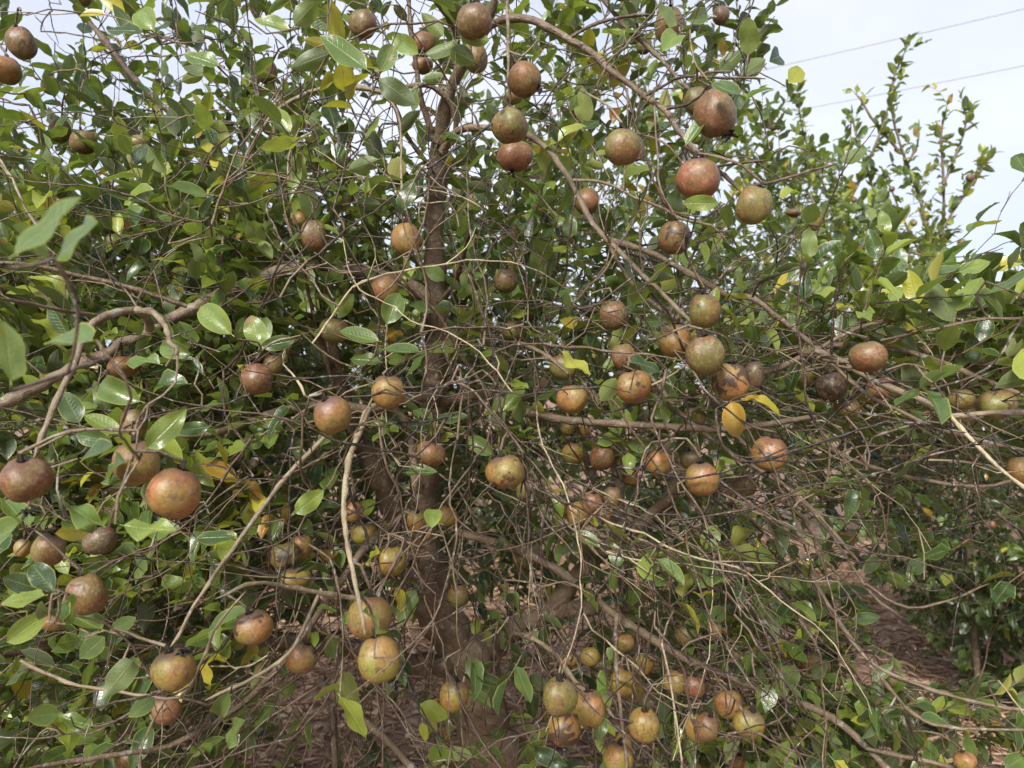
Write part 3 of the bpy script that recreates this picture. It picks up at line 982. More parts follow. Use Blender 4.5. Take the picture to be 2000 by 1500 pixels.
    (1380, 1421, 50, 56, 'p', .2, 'pink fruit with a dark stalk near the bottom', 1.08),
    (1403, 1315, 38, 46, 'o', .15, 'small orange egg-shaped fruit above the smooth orange one'),
    (1578, 1292, 50, 42, 'o', .08, 'smooth light orange fruit in the lower right leaves'),
    (1543, 1271, 38, 34, 'b', .1, 'brown fruit touching the light orange one in the lower right', 1.25),
    (1608, 1302, 30, 32, 'b', .2, 'brown fruit showing behind the light orange one', 1.35),
    (1485, 1250, 46, 40, 'o', .25, 'brown orange fruit hanging among pale leaves at the lower right'),
    (1741, 1327, 34, 30, 'g', .1, 'small dull olive fruit on the long lower right twig', 1.25),
    (1885, 1486, 42, 36, 'o', .1, 'tan fruit between leaves at the bottom right', 1.05),
    (1441, 1488, 34, 34, 'o', .15, 'small orange brown fruit by itself at the bottom edge', 1.3),
    (1153, 1282, 42, 38, 'y', .1, 'small ochre fruit above the tight trio'),
    (1116, 1288, 30, 28, 'o', .1, 'small tan fruit left of the ochre one above the tight trio', 1.5),
    (1255, 1298, 44, 44, 'y', .55, 'ochre fruit with a dark eye spot in the lower tangle'),
    (1215, 1332, 52, 54, 'y', .25, 'ochre fruit left of the hanging twigs in the lower tangle', 1.2),
    (1238, 1352, 36, 36, 'y', .1, 'small ochre fruit under the dark-eyed one', 1.25),
    (1341, 1240, 48, 42, 'g', .2, 'olive fruit beneath the small pair of bright leaves'),
    (1222, 1256, 38, 34, 'o', .2, 'small orange fruit behind a twisted twig', 1.25),
    (1268, 1161, 24, 20, 'b', .1, 'small brown fruit under a leaf rosette in the lower tangle', 1.4),
    (1150, 1073, 34, 38, 'b', .15, 'small brown fruit among hanging threads of twig', 1.45),
    (1030, 1088, 62, 50, 'g', .3, 'dim olive fruit in the dark behind the crossing limbs', 1.6),
    (254, 1482, 52, 52, 'r', .3, 'dark reddish fruit at the bottom edge under the grey limb', 1.1),
    (1397, 1229, 30, 36, 'o', .1, 'orange fruit half behind the small bright leaf pair', 1.2),
    (1590, 428, 30, 46, 'g', .1, 'olive tan fruit behind a rounded yellow green leaf at the sky', 1.05),
    (1550, 416, 28, 16, 'm', .1, 'brown fruit left of the olive one below the long dark twig', 1.5),
    (1510, 247, 18, 18, 'm', .1, 'small dark fruit on the far trees under the upper cable', 2.9),
    (1894, 347, 16, 15, 'm', .1, 'tiny fruit on the outermost upright twig against the sky', 3.3),
    (1878, 473, 15, 14, 'm', .1, 'tiny fruit near the foot of the far tree against the sky', 3.3),
    (1808, 437, 13, 13, 'm', .1, 'tiny fruit, right of two under the tall thin twigs', 3.3),
    (1785, 436, 12, 12, 'm', .1, 'tiny fruit, left of two under the tall thin twigs', 3.3),
    (1784, 468, 17, 16, 'm', .1, 'tiny dark fruit below the two under the tall thin twigs', 3.3),
    (1742, 369, 12, 11, 'm', .1, 'tiny far fruit in the middle of the sky-lit tree', 3.3),
    (1665, 369, 12, 11, 'm', .1, 'tiny far fruit, upper of two in the sky-lit tree', 3.3),
    (1668, 391, 12, 11, 'm', .1, 'tiny far fruit, lower of two in the sky-lit tree', 3.3),
    (1668, 1429, 16, 20, 'p', .1, 'small pink oval fruit above the thick lower right limb', 1.6),
    (1993, 1454, 20, 22, 'o', .2, 'small tan fruit cut by the right edge near the bottom', 1.5),
]


def fruit_mesh(k):
    r = np.random.default_rng(100 + k)
    nu, nv = 26, 18
    th = np.linspace(0.05, np.pi - 0.05, nv)
    ph = np.linspace(0, 2 * np.pi, nu, endpoint=False)
    TH, PH = np.meshgrid(th, ph, indexing='ij')
    R = np.ones_like(TH)
    lobes = 3 if k % 3 else 4
    amp = [0.03, 0.05, 0.02, 0.07, 0.035, 0.045, 0.025, 0.08][k % 8]
    R += amp * np.cos(lobes * (PH + 0.4)) * np.sin(TH)
    for _ in range(7):
        a, b, c = r.uniform(1, 4), r.integers(1, 4), r.uniform(0, 6)
        R += r.uniform(0.010, 0.026) * np.sin(a * TH + c) * np.cos(b * PH + c * 2) * np.sin(TH)
    R -= 0.13 * np.exp(-(TH / 0.30) ** 2)                       # dimple at the stalk
    R -= 0.05 * np.exp(-((np.pi - TH) / 0.25) ** 2)
    R *= 1 + 0.03 * np.cos(2 * TH)
    X = R * np.sin(TH) * np.cos(PH)
    Y = R * np.sin(TH) * np.sin(PH)
    Z = R * np.cos(TH)
    if k % 8 in (3, 7):
        cl = np.exp(-((np.mod(PH + 2.0, 2 * np.pi) - np.pi) / 0.16) ** 2) * 0.10 * np.sin(TH) ** 0.5
        X *= 1 - cl
        Y *= 1 - cl
        Z *= 1 - cl * 0.4
    V = np.stack([X, Y, Z], -1).reshape(-1, 3)
    V = np.vstack([V, [[0, 0, R[0].mean() * math.cos(th[0]) - 0.004]], [[0, 0, R[-1].mean() * math.cos(th[-1])]]])
    V *= 0.0215
    i, j = np.meshgrid(np.arange(nv - 1), np.arange(nu), indexing='ij')
    a = i * nu + j
    b = i * nu + (j + 1) % nu
    Q = np.stack([a, a + nu, b + nu, b], -1).reshape(-1, 4)
    top, bot = nv * nu, nv * nu + 1
    caps = []
    for q in range(0, nu, 2):
        caps.append([top, q, (q + 1) % nu, (q + 2) % nu])
        o = (nv - 1) * nu
        caps.append([bot, o + (q + 2) % nu, o + (q + 1) % nu, o + q])
    return mesh_arrays('fruit', V, np.vstack([Q, caps]), FRUIT)


def calyx_mesh(k):
    """short woody stalk with a ring of dry dark bracts"""
    r = np.random.default_rng(200 + k)
    Vs, Qs, o = [], [], 0
    V, Q, uv = tube(np.array([[0, 0, 0.0160], [0, 0, 0.0195], [0.0006, 0, 0.0235], [0, 0.0004, 0.0285]]), np.array([0.0042, 0.0028, 0.0021, 0.0023]), 7, 0.12)
    Vs.append(V)
    Qs.append(Q)
    o += len(V)
    for i in range(6):
        a = i * 1.05 + r.uniform(-0.2, 0.2)
        l = r.uniform(0.004, 0.008)
        w = r.uniform(0.0018, 0.003)
        c, s_ = math.cos(a), math.sin(a)
        z0, z1 = 0.0195, 0.0195 + r.uniform(-0.001, 0.0045)
        p = []
        for (x, y, z) in ((0.001, -w, z0), (0.001, w, z0), (l * 0.7, w * 1.1, (z0 + z1) / 2 + 0.0008), (l * 0.7, -w * 1.1, (z0 + z1) / 2 + 0.0008),
                          (l, w * 0.4, z1), (l, -w * 0.4, z1)):
            p.append((x * c - y * s_, x * s_ + y * c, z))
        Vs.append(np.array(p))
        Qs.append(np.array([[0, 1, 2, 3], [3, 2, 4, 5]]) + o)
        o += 6
    V = np.vstack(Vs)
    return mesh_arrays('calyx', V, np.vstack(Qs), BARK, np.random.default_rng(3).uniform(0, 0.1, (len(V), 2)), {'wood_tone': np.full(len(V), 0.14)})


def withered_mesh(k):
    r = np.random.default_rng(300 + k)
    Vs, Qs, o = [], [], 0
    for i in range(9):
        d = r.normal(0, 1, 3)
        d[2] -= 0.5
        d /= np.linalg.norm(d)
        l = r.uniform(0.006, 0.013)
        w = np.cross(d, r.normal(0, 1, 3))
        w = w / np.linalg.norm(w) * r.uniform(0.0015, 0.0035)
        q = np.cross(d, w)
        q = q / np.linalg.norm(q) * 0.002
        Vs.append(np.array([-w * 0.5, w * 0.5, d * l * 0.5 + w + q, d * l * 0.5 - w + q, d * l + w * 0.3, d * l - w * 0.3]))
        Qs.append(np.array([[0, 1, 2, 3], [3, 2, 4, 5]]) + o)
        o += 6
    V = np.vstack(Vs)
    return mesh_arrays('withered_sepals', V, np.vstack(Qs), BARK, r.uniform(0, 0.1, (len(V), 2)), {'wood_tone': np.full(len(V), -0.1)})


FM = [fruit_mesh(k) for k in range(8)]
CM = [calyx_mesh(k) for k in range(4)]
WM = [withered_mesh(k) for k in range(3)]
# fruit (by pixel) that carries a black withered remnant, and the remnant's offset in pixels
WITHER = {(1024, 155): (30, 16), (1504, 886): (-6, 36), (765, 1095): (38, 8), (741, 1287): (30, 40), (1462, 1411): (-34, 14), (50, 936): (14, 60),
          (339, 1308): (22, -38), (1102, 1423): (-8, 34), (1006, 305): (-6, 32), (1397, 222): (26, 44)}
rf = random.Random(4)
FRUIT_TOPS = []
for i, row in enumerate(FRUITS):
    x, y, w, h, c, bl, lab = row[:7]
    d = row[7] if len(row) > 7 else min(1.35, max(0.62, 0.0415 * FOC / ((w + h) / 2)))
    p = P(x, y, d)
    sx = w * d / FOC / 2 / 0.0215
    sz = h * d / FOC / 2 / 0.0215
    o = link('camellia_fruit', FM[rf.randrange(8)], loc=Vector(p), label=lab, cat='fruit',
             group='camellia fruits hanging in the trees')
    o.rotation_euler = (rf.gauss(0, 0.16), rf.gauss(0, 0.16), rf.uniform(0, 6.28))
    o.scale = (sx, sx, sz)
    cc = FC[c]
    k = 1 + rf.uniform(-0.14, 0.14)
    o.color = (cc[0] * k * (1 + rf.uniform(-.06, .06)), cc[1] * k * (1 + rf.uniform(-.12, .12)), cc[2] * k, bl)
    if w >= 26:
        link('calyx', CM[rf.randrange(4)], o)
    if (x, y) in WITHER:
        ox, oy = WITHER[(x, y)]
        wo_ = link('withered_sepals', WM[rf.randrange(3)], o)
        off = Vector((ox * d / FOC / sx, -0.004, -oy * d / FOC / sz))
        off.rotate(o.rotation_euler.to_matrix().inverted().to_euler())
        wo_.location = off
    top = p + np.array(o.rotation_euler.to_matrix() @ Vector((0, 0, 0.0275 * sz)))
    FRUIT_TOPS.append((top, d))

# ------------------------------------------------------------------ leaves seen one by one in front: base x,y  tip x,y  width px  tone [depth]
HERO = """
303,63,260,4,44,.42;282,62,220,28,26,.30;247,25,200,-8,28,.74;213,32,153,30,13,.72;283,62,207,57,18,.18;432,130,358,103,26,.34
412,135,353,133,20,.30;402,140,353,160,24,.56;307,362,252,337,20,.55;308,352,345,305,20,.55;305,370,232,378,18,.46;350,400,338,352,38,.36
292,433,255,380,44,.38;335,450,305,400,38,.40;410,470,395,432,40,.34;20,505,157,382,34,.40,.36;113,500,187,433,28,.36,.42;100,497,25,440,28,.40,.42
207,497,237,443,16,.50;722,140,625,67,44,.34,.85;740,147,768,85,40,.38,.86;733,142,726,108,28,.68,.85;733,152,808,202,44,.28,.86
820,107,773,75,34,.44,.92;825,107,897,78,26,.38,.92;893,72,965,80,28,.48,.9;930,123,873,93,34,.30,.92;820,157,872,148,24,.40
813,160,803,215,20,.36;868,73,823,25,30,.44;572,53,623,0,44,.38,.85;570,57,500,45,22,.50;650,57,597,20,36,.26;650,103,570,133,36,.22
783,303,771,342,36,.74;627,317,677,278,20,.48;743,310,677,333,26,.32;747,400,685,396,26,.32;958,397,925,357,28,.22;963,383,990,353,30,.26
1330,50,1277,15,20,.36,.98;1338,42,1397,20,28,.36,.98;1327,67,1302,76,24,.44,.96;1405,140,1440,108,34,.36;1445,150,1495,115,42,.36;1440,95,1485,84,22,.28
1415,112,1412,78,16,.88;1388,160,1442,193,24,.26,.86;1337,287,1383,233,20,.40,.9;1408,397,1333,396,28,.50,.84;1113,468,1113,423,30,.42
1427,447,1415,400,26,.34,.9;1423,460,1450,443,18,.44;1083,217,1123,173,14,.44;1537,165,1577,122,34,.64;1500,122,1540,98,44,.14
1640,318,1693,292,24,.40;1545,283,1580,268,16,.52;1575,440,1590,402,34,.42,.98;1560,470,1615,446,20,.30;1520,392,1562,356,16,.58
457,657,377,585,44,.42,.8;508,682,487,605,40,.46,.85;282,787,157,737,50,.34,.70;283,880,363,800,44,.50,.62;263,890,225,862,22,.50,.64
183,665,108,680,24,.38,.5;77,683,60,638,18,.46;77,683,115,655,22,.42;132,767,77,727,20,.62;193,723,160,683,24,.84;97,773,43,730,24,.48
22,752,10,625,60,.42,.42;157,830,120,763,48,.22,.95;143,847,217,862,34,.24,.8;240,850,167,820,28,.42,.85;135,848,90,815,40,.30;158,895,227,880,30,.26,.75
250,900,173,926,38,.26,.66;317,713,233,687,26,.36,.8;373,750,277,742,32,.28,.85;400,733,340,695,24,.28;377,693,295,672,34,.32,.85;413,833,340,842,28,.30,.8
413,836,462,845,30,.20;447,565,398,567,26,.34;628,607,580,577,34,.36;647,623,690,575,34,.44;580,663,507,677,30,.24;505,683,522,613,30,.50
745,667,667,655,26,.40,.95;753,637,783,563,44,.38,.95;747,707,683,700,22,.36;752,703,793,700,22,.38;870,550,830,517,26,.36;883,710,878,660,22,.58
920,707,887,672,28,.34;933,697,893,655,15,.52;930,700,980,690,14,.48;850,820,915,812,22,.30;847,820,810,808,18,.32;843,826,797,833,26,.10
965,890,912,852,28,.38;787,923,853,927,20,.34;843,1035,847,980,32,.46,.9;573,1005,633,957,38,.48,.85;697,1005,735,975,28,.50;660,820,607,870,24,.28
1223,707,1303,712,24,.20,.86;1093,683,1147,735,22,.62,.9;1172,787,1200,743,30,.44,.9;1193,793,1237,823,24,.44;1182,803,1213,847,26,.36;1163,867,1210,850,26,.46
1222,867,1280,873,30,.36;1227,883,1230,920,26,.46;1070,563,1130,577,12,.30;1290,567,1317,545,28,.64;1315,777,1303,722,28,.28;1250,627,1297,628,20,.30
1355,772,1352,735,24,.26;1855,537,1845,480,38,.36;1868,533,1935,510,26,.50;1797,623,1762,567,30,.36;1813,612,1790,580,28,.42;1657,637,1707,598,40,.42
1650,612,1630,585,30,.40;1578,648,1570,613,30,.34;1563,645,1537,600,22,.42;1775,550,1812,572,28,.16;1885,582,1912,550,34,.44;1847,727,1873,750,22,.50
1655,813,1693,803,26,.38;1725,832,1673,822,30,.30;1738,832,1767,842,22,.14;1740,835,1810,842,22,.36;1685,917,1722,905,26,.24;235,1025,342,1045,36,.44,.62
207,1030,135,1000,30,.34,.66;180,1035,107,1042,42,.78,.72;110,1160,47,1085,42,.12,.62;80,1152,5,1128,36,.16,.7;93,1162,0,1178,28,.44,.68
95,1195,27,1245,40,.42,.72;125,1215,85,1165,38,.24,.66;135,1165,143,1215,26,.22,.68;203,1230,143,1212,30,.36,.8;210,1237,267,1205,26,.38,.8
207,1240,155,1287,36,.42,.78;160,1247,105,1260,34,.34,.8;263,1287,213,1350,44,.34,.75;378,1052,460,1048,28,.30,.9;347,1080,324,1120,20,.72
307,1360,250,1400,34,.36,.8;450,1347,410,1420,32,.38,.85;483,1403,420,1463,30,.40,.85;120,1393,50,1400,36,.34,.75;277,1160,227,1130,40,.10
493,1190,403,1233,24,.36,.9;745,1080,700,1087,28,.70,.92;653,1065,668,1110,30,.36;733,1243,741,1170,32,.46,.68;652,1290,648,1237,30,.34
582,1330,547,1357,26,.36;1375,1078,1400,1025,33,.48;1380,1220,1418,1183,28,.42;1378,1222,1360,1208,18,.42;1270,1143,1315,1122,22,.34;1210,1110,1195,1057,28,.34
1510,1115,1483,1063,28,.44;1510,1130,1563,1147,22,.42;1437,1145,1468,1150,17,.50;1767,1120,1817,1090,28,.28;1845,1147,1855,1107,22,.64
1903,1368,1903,1330,22,.34;1980,1382,2015,1350,26,.32;1960,1505,2010,1470,32,.36;1883,1433,1905,1483,22,.34;1590,1470,1608,1440,26,.36;1700,1330,1742,1300,22,.30
1660,1210,1720,1205,24,.28;1665,1185,1690,1172,24,.34;1725,1420,1660,1412,22,.60;1740,1290,1765,1310,18,.50;1790,1400,1850,1420,20,.30;1770,1430,1805,1460,28,.24
1610,330,1600,300,16,.36;1245,1110,1275,1128,24,.30;130,1015,180,1040,28,.40,.7;40,1020,-10,1060,34,.34,.75;60,1030,10,990,34,.36,.8;15,1245,-20,1230,30,.40
"""
MAINL = []
rh = np.random.default_rng(21)
for tok in HERO.replace('\n', ';').split(';'):
    if not tok.strip():
        continue
    a = [float(q) for q in tok.split(',')]
    bx, by, tx, ty, wp, tone = a[:6]
    Lp = math.hypot(tx - bx, ty - by)
    d = a[6] if len(a) > 6 else float(np.clip(0.050 * FOC / Lp, 0.6, 1.2))
    # a leaf of natural length that looks shorter leans towards or away from the lens
    want = max(Lp * d / FOC, 0.042)
    dz = math.sqrt(max(want ** 2 - (Lp * d / FOC) ** 2, 0)) * (1 if rh.uniform() < .5 else -1)
    b = P(bx, by, d)
    t = P(tx, ty, d + dz)
    v = t - b
    L = np.linalg.norm(v)
    ax = v / L
    view = unit(np.array([0, 0, CH]) - (b + t) / 2)
    face = unit(view - ax * view.dot(ax))
    other = np.cross(ax, face)
    true_w = 0.46 * L
    app = wp * d / FOC
    ws = float(np.clip(app / true_w, 0.8, 1.25)) if app / true_w > 0.8 else 1.0
    ang = math.acos(min(1.0, app / (true_w * ws)))
    # turn so that the upper face looks to the sky where possible
    c1 = math.cos(ang) * face + math.sin(ang) * other
    c2 = math.cos(ang) * face - math.sin(ang) * other
    n = c1 if c1[2] > c2[2] else c2
    if n[2] < -0.25 or (by < 420 and rh.uniform() < 0.5 and n[2] < 0.5):
        n = -n
    MAINL.append((b, ax, n, L, ws, tone))

# ------------------------------------------------------------------ leafy shoots and bare twigs over the crown
GL = ["1223333300", "4554433200", "9998653201", "9996545577", "8874223334", "8863112321", "7731113641", "6411112652"]
GT = ["2233332100", "2233332100", "2233344310", "2345666554", "2357888998", "3468999953", "4579999941", "4688888852"]


def grid(G, x, y):
    fx, fy = x / 200 - 0.5, y / 187.5 - 0.5
    x0, y0 = int(math.floor(fx)), int(math.floor(fy))
    s = 0
    for i in (0, 1):
        for j in (0, 1):
            w = (fx - x0 if i else 1 - fx + x0) * (fy - y0 if j else 1 - fy + y0)
            s += w * int(G[min(7, max(0, y0 + j))][min(9, max(0, x0 + i))])
    return s / 9.0


def near_fruit(x, y, d):
    """keeps the random leaves from covering the fruit that the photograph shows whole"""
    for fx, fy, fw, fh, fd in FK:
        if d < fd + 0.03 and abs(x - fx) < fw * 0.5 + 34 and abs(y - fy) < fh * 0.5 + 34:
            return True
    return False


LK = []
for nm, p, r, sides, tone in MAIN.limbs:
    for k in range(0, len(p), 2):
        dd_ = max(p[k][1], 0.2)
        w_ = r[k] / dd_ * FOC
        if w_ > 3.4:
            LK.append((1000 + p[k][0] / dd_ * FOC, 750 - (p[k][2] - CH) / dd_ * FOC, dd_, w_))
LK = np.array(LK)


def before_limb(x, y, d):
    return bool(np.any((d < LK[:, 2] + 0.02) & (np.hypot(LK[:, 0] - x, LK[:, 1] - y) < LK[:, 3] + 20)))


FK = []
for row in FRUITS:
    d = row[7] if len(row) > 7 else min(1.35, max(0.62, 0.0415 * FOC / ((row[2] + row[3]) / 2)))
    if d < 1.45:
        FK.append((row[0], row[1], row[2], row[3], d))
APEX = np.array([930.0, 760.0])


def gap(x, y):
    # the open gap towards the shrub at the right, and the opening to the soil at the foot
    return (x > 1770 and 965 < y < 1340) or (x > 1620 and 1130 < y < 1330 and x > 1500 + (y - 900) * 0.45) or (x > 1620 and 1000 < y <= 1130 and U() < .6)


# bare twigs
cand = []
while len(cand) < 840:
    x, y = U(-80, 2080), U(-60, 1560)
    if U() < grid(GT, x, y) ** 1.2:
        if (x > 1490 and y < 560) or gap(x, y):
            continue
        d = U(0.86, 1.62)
        if 480 < x < 1250 and y > 1290 and U() < 0.45:
            continue
        if (before_limb(x, y, d) and U() < 0.6) or (near_fruit(x, y, d) and U() < 0.45):
            continue
        cand.append((x, y, d))
cand = [(x, y, d, P(x, y, d)) for x, y, d in cand]
cen = P(930, 800, 1.25)
cand.sort(key=lambda c: np.linalg.norm(c[3] - cen))
for x, y, d, p in cand:
    v = np.array([x, y]) - APEX
    a = math.atan2(v[1], v[0])
    if y > 700:
        if x > 1450 and y < 1000:
            a = U(-0.12, 0.42)
        elif x > 900:
            a = a * 0.55 + 0.45 * math.radians(52) + NRM(0, 0.33)
        else:
            a = a + NRM(0, 0.5)
    else:
        a = a + NRM(0, 0.6)
    if U() < 0.16:
        a += U(-1.4, 1.4)
    hl = U(0.07, 0.21)
    dr = np.array([math.cos(a), NRM(0, 0.28), -math.sin(a)])
    dr = unit(dr)
    p0 = p - dr * hl
    MAIN.attach(p0, dr, 0.0014)
    pts, q, dd = [p0], p0.copy(), dr.copy()
    n = int(hl * 2 / 0.03) + 2
    for k in range(n):
        dd = unit(dd + NRM(0, 0.17, 3) + np.array([0, 0, -0.03]))
        q = q + dd * 0.03
        pts.append(q.copy())
    r0 = U(0.0008, 0.0019)
    tone = U(0.14, 0.52) if U() < 0.76 else (U(0.02, 0.15) if U() < 0.6 else U(0.66, 0.9))
    MAIN.twig(pts, np.linspace(r0, 0.0005, len(pts)), tone, 5, 0.012, 0.0007)
    for k in range(1, n, 2):
        if U() < 0.75:
            sdv = unit(pts[k + 1] - pts[k]) if k + 1 < len(pts) else dd
            sv = unit(sdv * 0.7 + NRM(0, 0.55, 3))
            L = U(0.012, 0.085)
            m = pts[k] + sv * L * 0.5 + NRM(0, 0.004, 3)
            e = pts[k] + sv * L + NRM(0, 0.007, 3)
            MAIN.twig([pts[k], m, e], [0.0011, 0.0009, 0.0006], tone * U(0.6, 1.1), 4, 0.02, 0.0003)
            ex = (1000 + e[0] / e[1] * FOC, 750 - (e[2] - CH) / e[1] * FOC)
            if U() < 0.13 and not near_fruit(ex[0], ex[1], e[1]):
                MAIN.shoot(e, sv, int(U(2, 4)), 0.012, 0.045, attach=False)

order = np.argsort([np.min(((MAIN.NP[:MAIN.nn] - m[0]) ** 2).sum(1)) for m in MAINL])
for i in order:
    b, ax, n, L, ws, tone = MAINL[i]
    MAIN.attach(b - ax * 0.004 * 1.0, unit(ax + NRM(0, 0.4, 3)), 0.0011, tone=U(0.25, 0.6))
    MAIN.leaf(b + ax * L * 0.07, ax, n, L * 0.93, ws, tone, shape=9 if b[1] < 0.5 else int(rh.choice([0, 1, 2, 3, 4, 5, 6, 7, 9])), blem=1.0 if rh.uniform() < .2 else 0.0)

# fruit stalks reach up to the nearest twig
for top, d in FRUIT_TOPS:
    if d < 1.9:
        MAIN.attach(top, np.array([0, 0, -1.0]), 0.0015, tone=U(0.3, 0.6), hang=True)

# leafy shoots
cand = []
while len(cand) < 2350:
    x, y = U(-160, 2160), U(-140, 1600)
    g = grid(GL, x, y)
    if U() < g ** 1.25:
        if y > 520 and x > 1400 and y < 760:
            d = U(0.95, 1.45)
        elif x > 1350 and y > 850:
            d = U(1.1, 1.7)
        elif x < 700:
            d = U(1.05, 1.95)
        else:
            d = U(1.15, 1.95)
        if d < 1.2 and near_fruit(x, y, d):
            continue
        if (x > 1500 - 0.2 * y and y < 540 and x > 1420) or gap(x, y):
            continue
        if before_limb(x, y, d) and U() < 0.85:
            continue
        cand.append((x, y, d))
cand = [(x, y, d, P(x, y, d)) for x, y, d in cand]
cand.sort(key=lambda c: np.linalg.norm(c[3] - cen))
for x, y, d, p in cand:
    out = p - P(880, 900, 1.45)
    out[1] *= 0.5
    dr = unit(unit(out) * 0.9 + NRM(0, 0.5, 3) + np.array([0, -0.15, 0.45 if y < 800 else 0.1]))
    q = p - dr * 0.05
    MAIN.mean = 0.13 if d > 1.35 else 0.34      # deeper shoots get darker leaf colour, painting in the shade inside the crown
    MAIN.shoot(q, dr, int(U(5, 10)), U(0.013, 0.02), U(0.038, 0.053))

# drops of water hanging from twig ends
WAT = MT('water')
gl = WAT.n('ShaderNodeBsdfPrincipled')
gl.inputs['Transmission Weight'].default_value = 1.0
gl.inputs['Roughness'].default_value = 0.0
gl.inputs['IOR'].default_value = 1.33
gl.inputs['Base Color'].default_value = (1, 1, 1, 1)
WAT.l(gl.outputs[0], WAT.out.inputs['Surface'])

# ------------------------------------------------------------------ the trees behind


def crown_tree(T, x, y, cz, rx, ry, rz, n, size, limbs=7, hollow=0.35, trunk_r=0.04, bottom=0.0, upright=0.3, nl=(5, 10), cut=None):
    T.limb('trunk', [(x, y, -0.05), (x + 0.03, y, cz * 0.35), (x - 0.02, y + 0.02, cz * 0.75), (x + 0.02, y, cz + rz * 0.45)],
           [trunk_r, trunk_r * 0.8, trunk_r * 0.6, trunk_r * 0.2], 0.42, 8, 0.05)
    for i in range(limbs):
        a = i * 2.4 + U(0, 0.6)
        z0 = cz * U(0.3, 0.9)
        e = np.array([x + math.cos(a) * rx * 0.75, y + math.sin(a) * ry * 0.75, cz + U(-0.35, 0.75) * rz])
        s = np.array([x, y, z0])
        m = (s + e) / 2 + np.array([0, 0, 0.10 * rz])
        T.limb('branch', [s, (s + m) / 2 + NRM(0, 0.02, 3), m, e], [trunk_r * 0.5, trunk_r * 0.4, trunk_r * 0.3, trunk_r * 0.12], U(0.3, 0.5), 6, 0.05)
    c = np.array([x, y, cz])
    pts = []
    while len(pts) < n:
        v = NRM(0, 1, 3)
        v /= np.linalg.norm(v)
        r = hollow + (1 - hollow) * U() ** 0.6
        lump = 1 + 0.13 * math.sin(v[0] * 5 + x * 3) * math.cos(v[2] * 6 + y) + 0.08 * math.sin(v[1] * 9 + v[2] * 7)
        p = c + v * np.array([rx, ry, rz]) * r * lump
        if p[2] < bottom + 0.05 * U():
            continue
        if cut is not None and cut(p):
            continue
        pts.append(p)
    pts.sort(key=lambda p: np.linalg.norm(p - c))
    for p in pts:
        dr = unit((p - c) / np.array([rx, ry, rz]) * 0.8 + NRM(0, 0.4, 3) + np.array([0, 0, upright]))
        T.shoot(p, dr, int(U(*nl)), U(0.014, 0.022), size)


trees = []
# dense shaded tree behind on the left
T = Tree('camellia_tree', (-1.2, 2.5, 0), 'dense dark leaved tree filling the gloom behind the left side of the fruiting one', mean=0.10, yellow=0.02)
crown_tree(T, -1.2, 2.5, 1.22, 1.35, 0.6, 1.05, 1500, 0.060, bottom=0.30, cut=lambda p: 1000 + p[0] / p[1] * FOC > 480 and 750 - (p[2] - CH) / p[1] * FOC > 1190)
trees.append((T, 300))
# tree behind the middle
T = Tree('camellia_tree', (0.42, 2.9, 0), 'leafy tree standing behind the vertical stem and the upper right arch', mean=0.25, yellow=0.05)
crown_tree(T, 0.42, 2.9, 1.72, 1.05, 0.6, 1.15, 900, 0.056, bottom=0.66, cut=lambda p: 750 - (p[2] - CH) / p[1] * FOC > 1200)
trees.append((T, 300))

# slender sky-lit tree on the right, its upright twigs traced
T = Tree('camellia_tree', (2.2, 3.6, 0), 'slender tree with upright twigs rising against the pale sky on the right', mean=0.36, yellow=0.07)
SL = [(3.6, 8, 4, [(1930, 2100), (1920, 1500), (1890, 1050), (1840, 760), (1830, 600), (1841, 460), (1843, 360), (1838, 262), (1850, 205)]),
      (3.35, 6, 3, [(1832, 620), (1812, 470), (1800, 400), (1772, 322), (1745, 235), (1742, 170), (1756, 125), (1772, 92)]),
      (3.35, 5, 3, [(1760, 300), (1700, 228), (1682, 195), (1666, 178)]),
      (3.35, 5, 3, [(1843, 445), (1870, 400), (1900, 358), (1922, 325), (1938, 302)]),
      (3.45, 7, 3, [(1880, 1020), (1760, 800), (1702, 620), (1660, 480), (1612, 370), (1570, 262), (1556, 180)]),
      (3.40, 7, 3, [(1706, 640), (1722, 500), (1712, 400), (1690, 318), (1672, 262), (1664, 222)]),
      (3.40, 5, 3, [(1772, 322), (1792, 280), (1795, 232)]),
      (3.30, 6, 3, [(1640, 430), (1690, 330), (1722, 250), (1735, 205)]),
      (3.30, 6, 3, [(1612, 370), (1545, 340), (1500, 300), (1475, 232)]),
      (3.40, 6, 3, [(1843, 360), (1868, 300), (1885, 250), (1886, 218)]),
      (3.35, 5, 3, [(1835, 560), (1800, 500), (1765, 430), (1745, 380), (1722, 330)])]
for d, w0, w1, pp in SL:
    pts = np.array([P(x, y, d) for x, y in pp])
    if pp[0][1] > 1900:
        pts[0][2] = -0.05
    rad = np.linspace(w0, w1, len(pp)) * d / FOC / 2
    if pp[0][1] > 1900:
        rad[:3] *= 2.0
    T.limb('trunk' if pp[0][1] > 1900 else 'branch', pts, rad, 0.42, 6, 0.03)
    p, r = smooth(pts, rad, 0.022)
    for k in range(2, len(p)):
        zy = 750 - (p[k][2] - CH) / p[k][1] * FOC
        if zy > 700:
            continue
        dd = unit(p[k] - p[k - 1])
        for rep in range(3):
            if U() < 0.42:
                side = unit(NRM(0, 1, 3))
                ld = unit(dd * 0.6 + side * 0.9 + np.array([0, 0, 0.15]))
                nz = unit(np.cross(np.cross(ld, np.array([0, 0, 1.0]) + NRM(0, 0.5, 3)), ld))
                T.leaf(p[k], ld, nz, U(0.045, 0.072), 0.95, None)
        if U() < 0.16:
            T.shoot(p[k], unit(dd * 0.7 + NRM(0, 0.5, 3) + np.array([0, 0, .3])), int(U(4, 8)), 0.02, 0.05, attach=False)
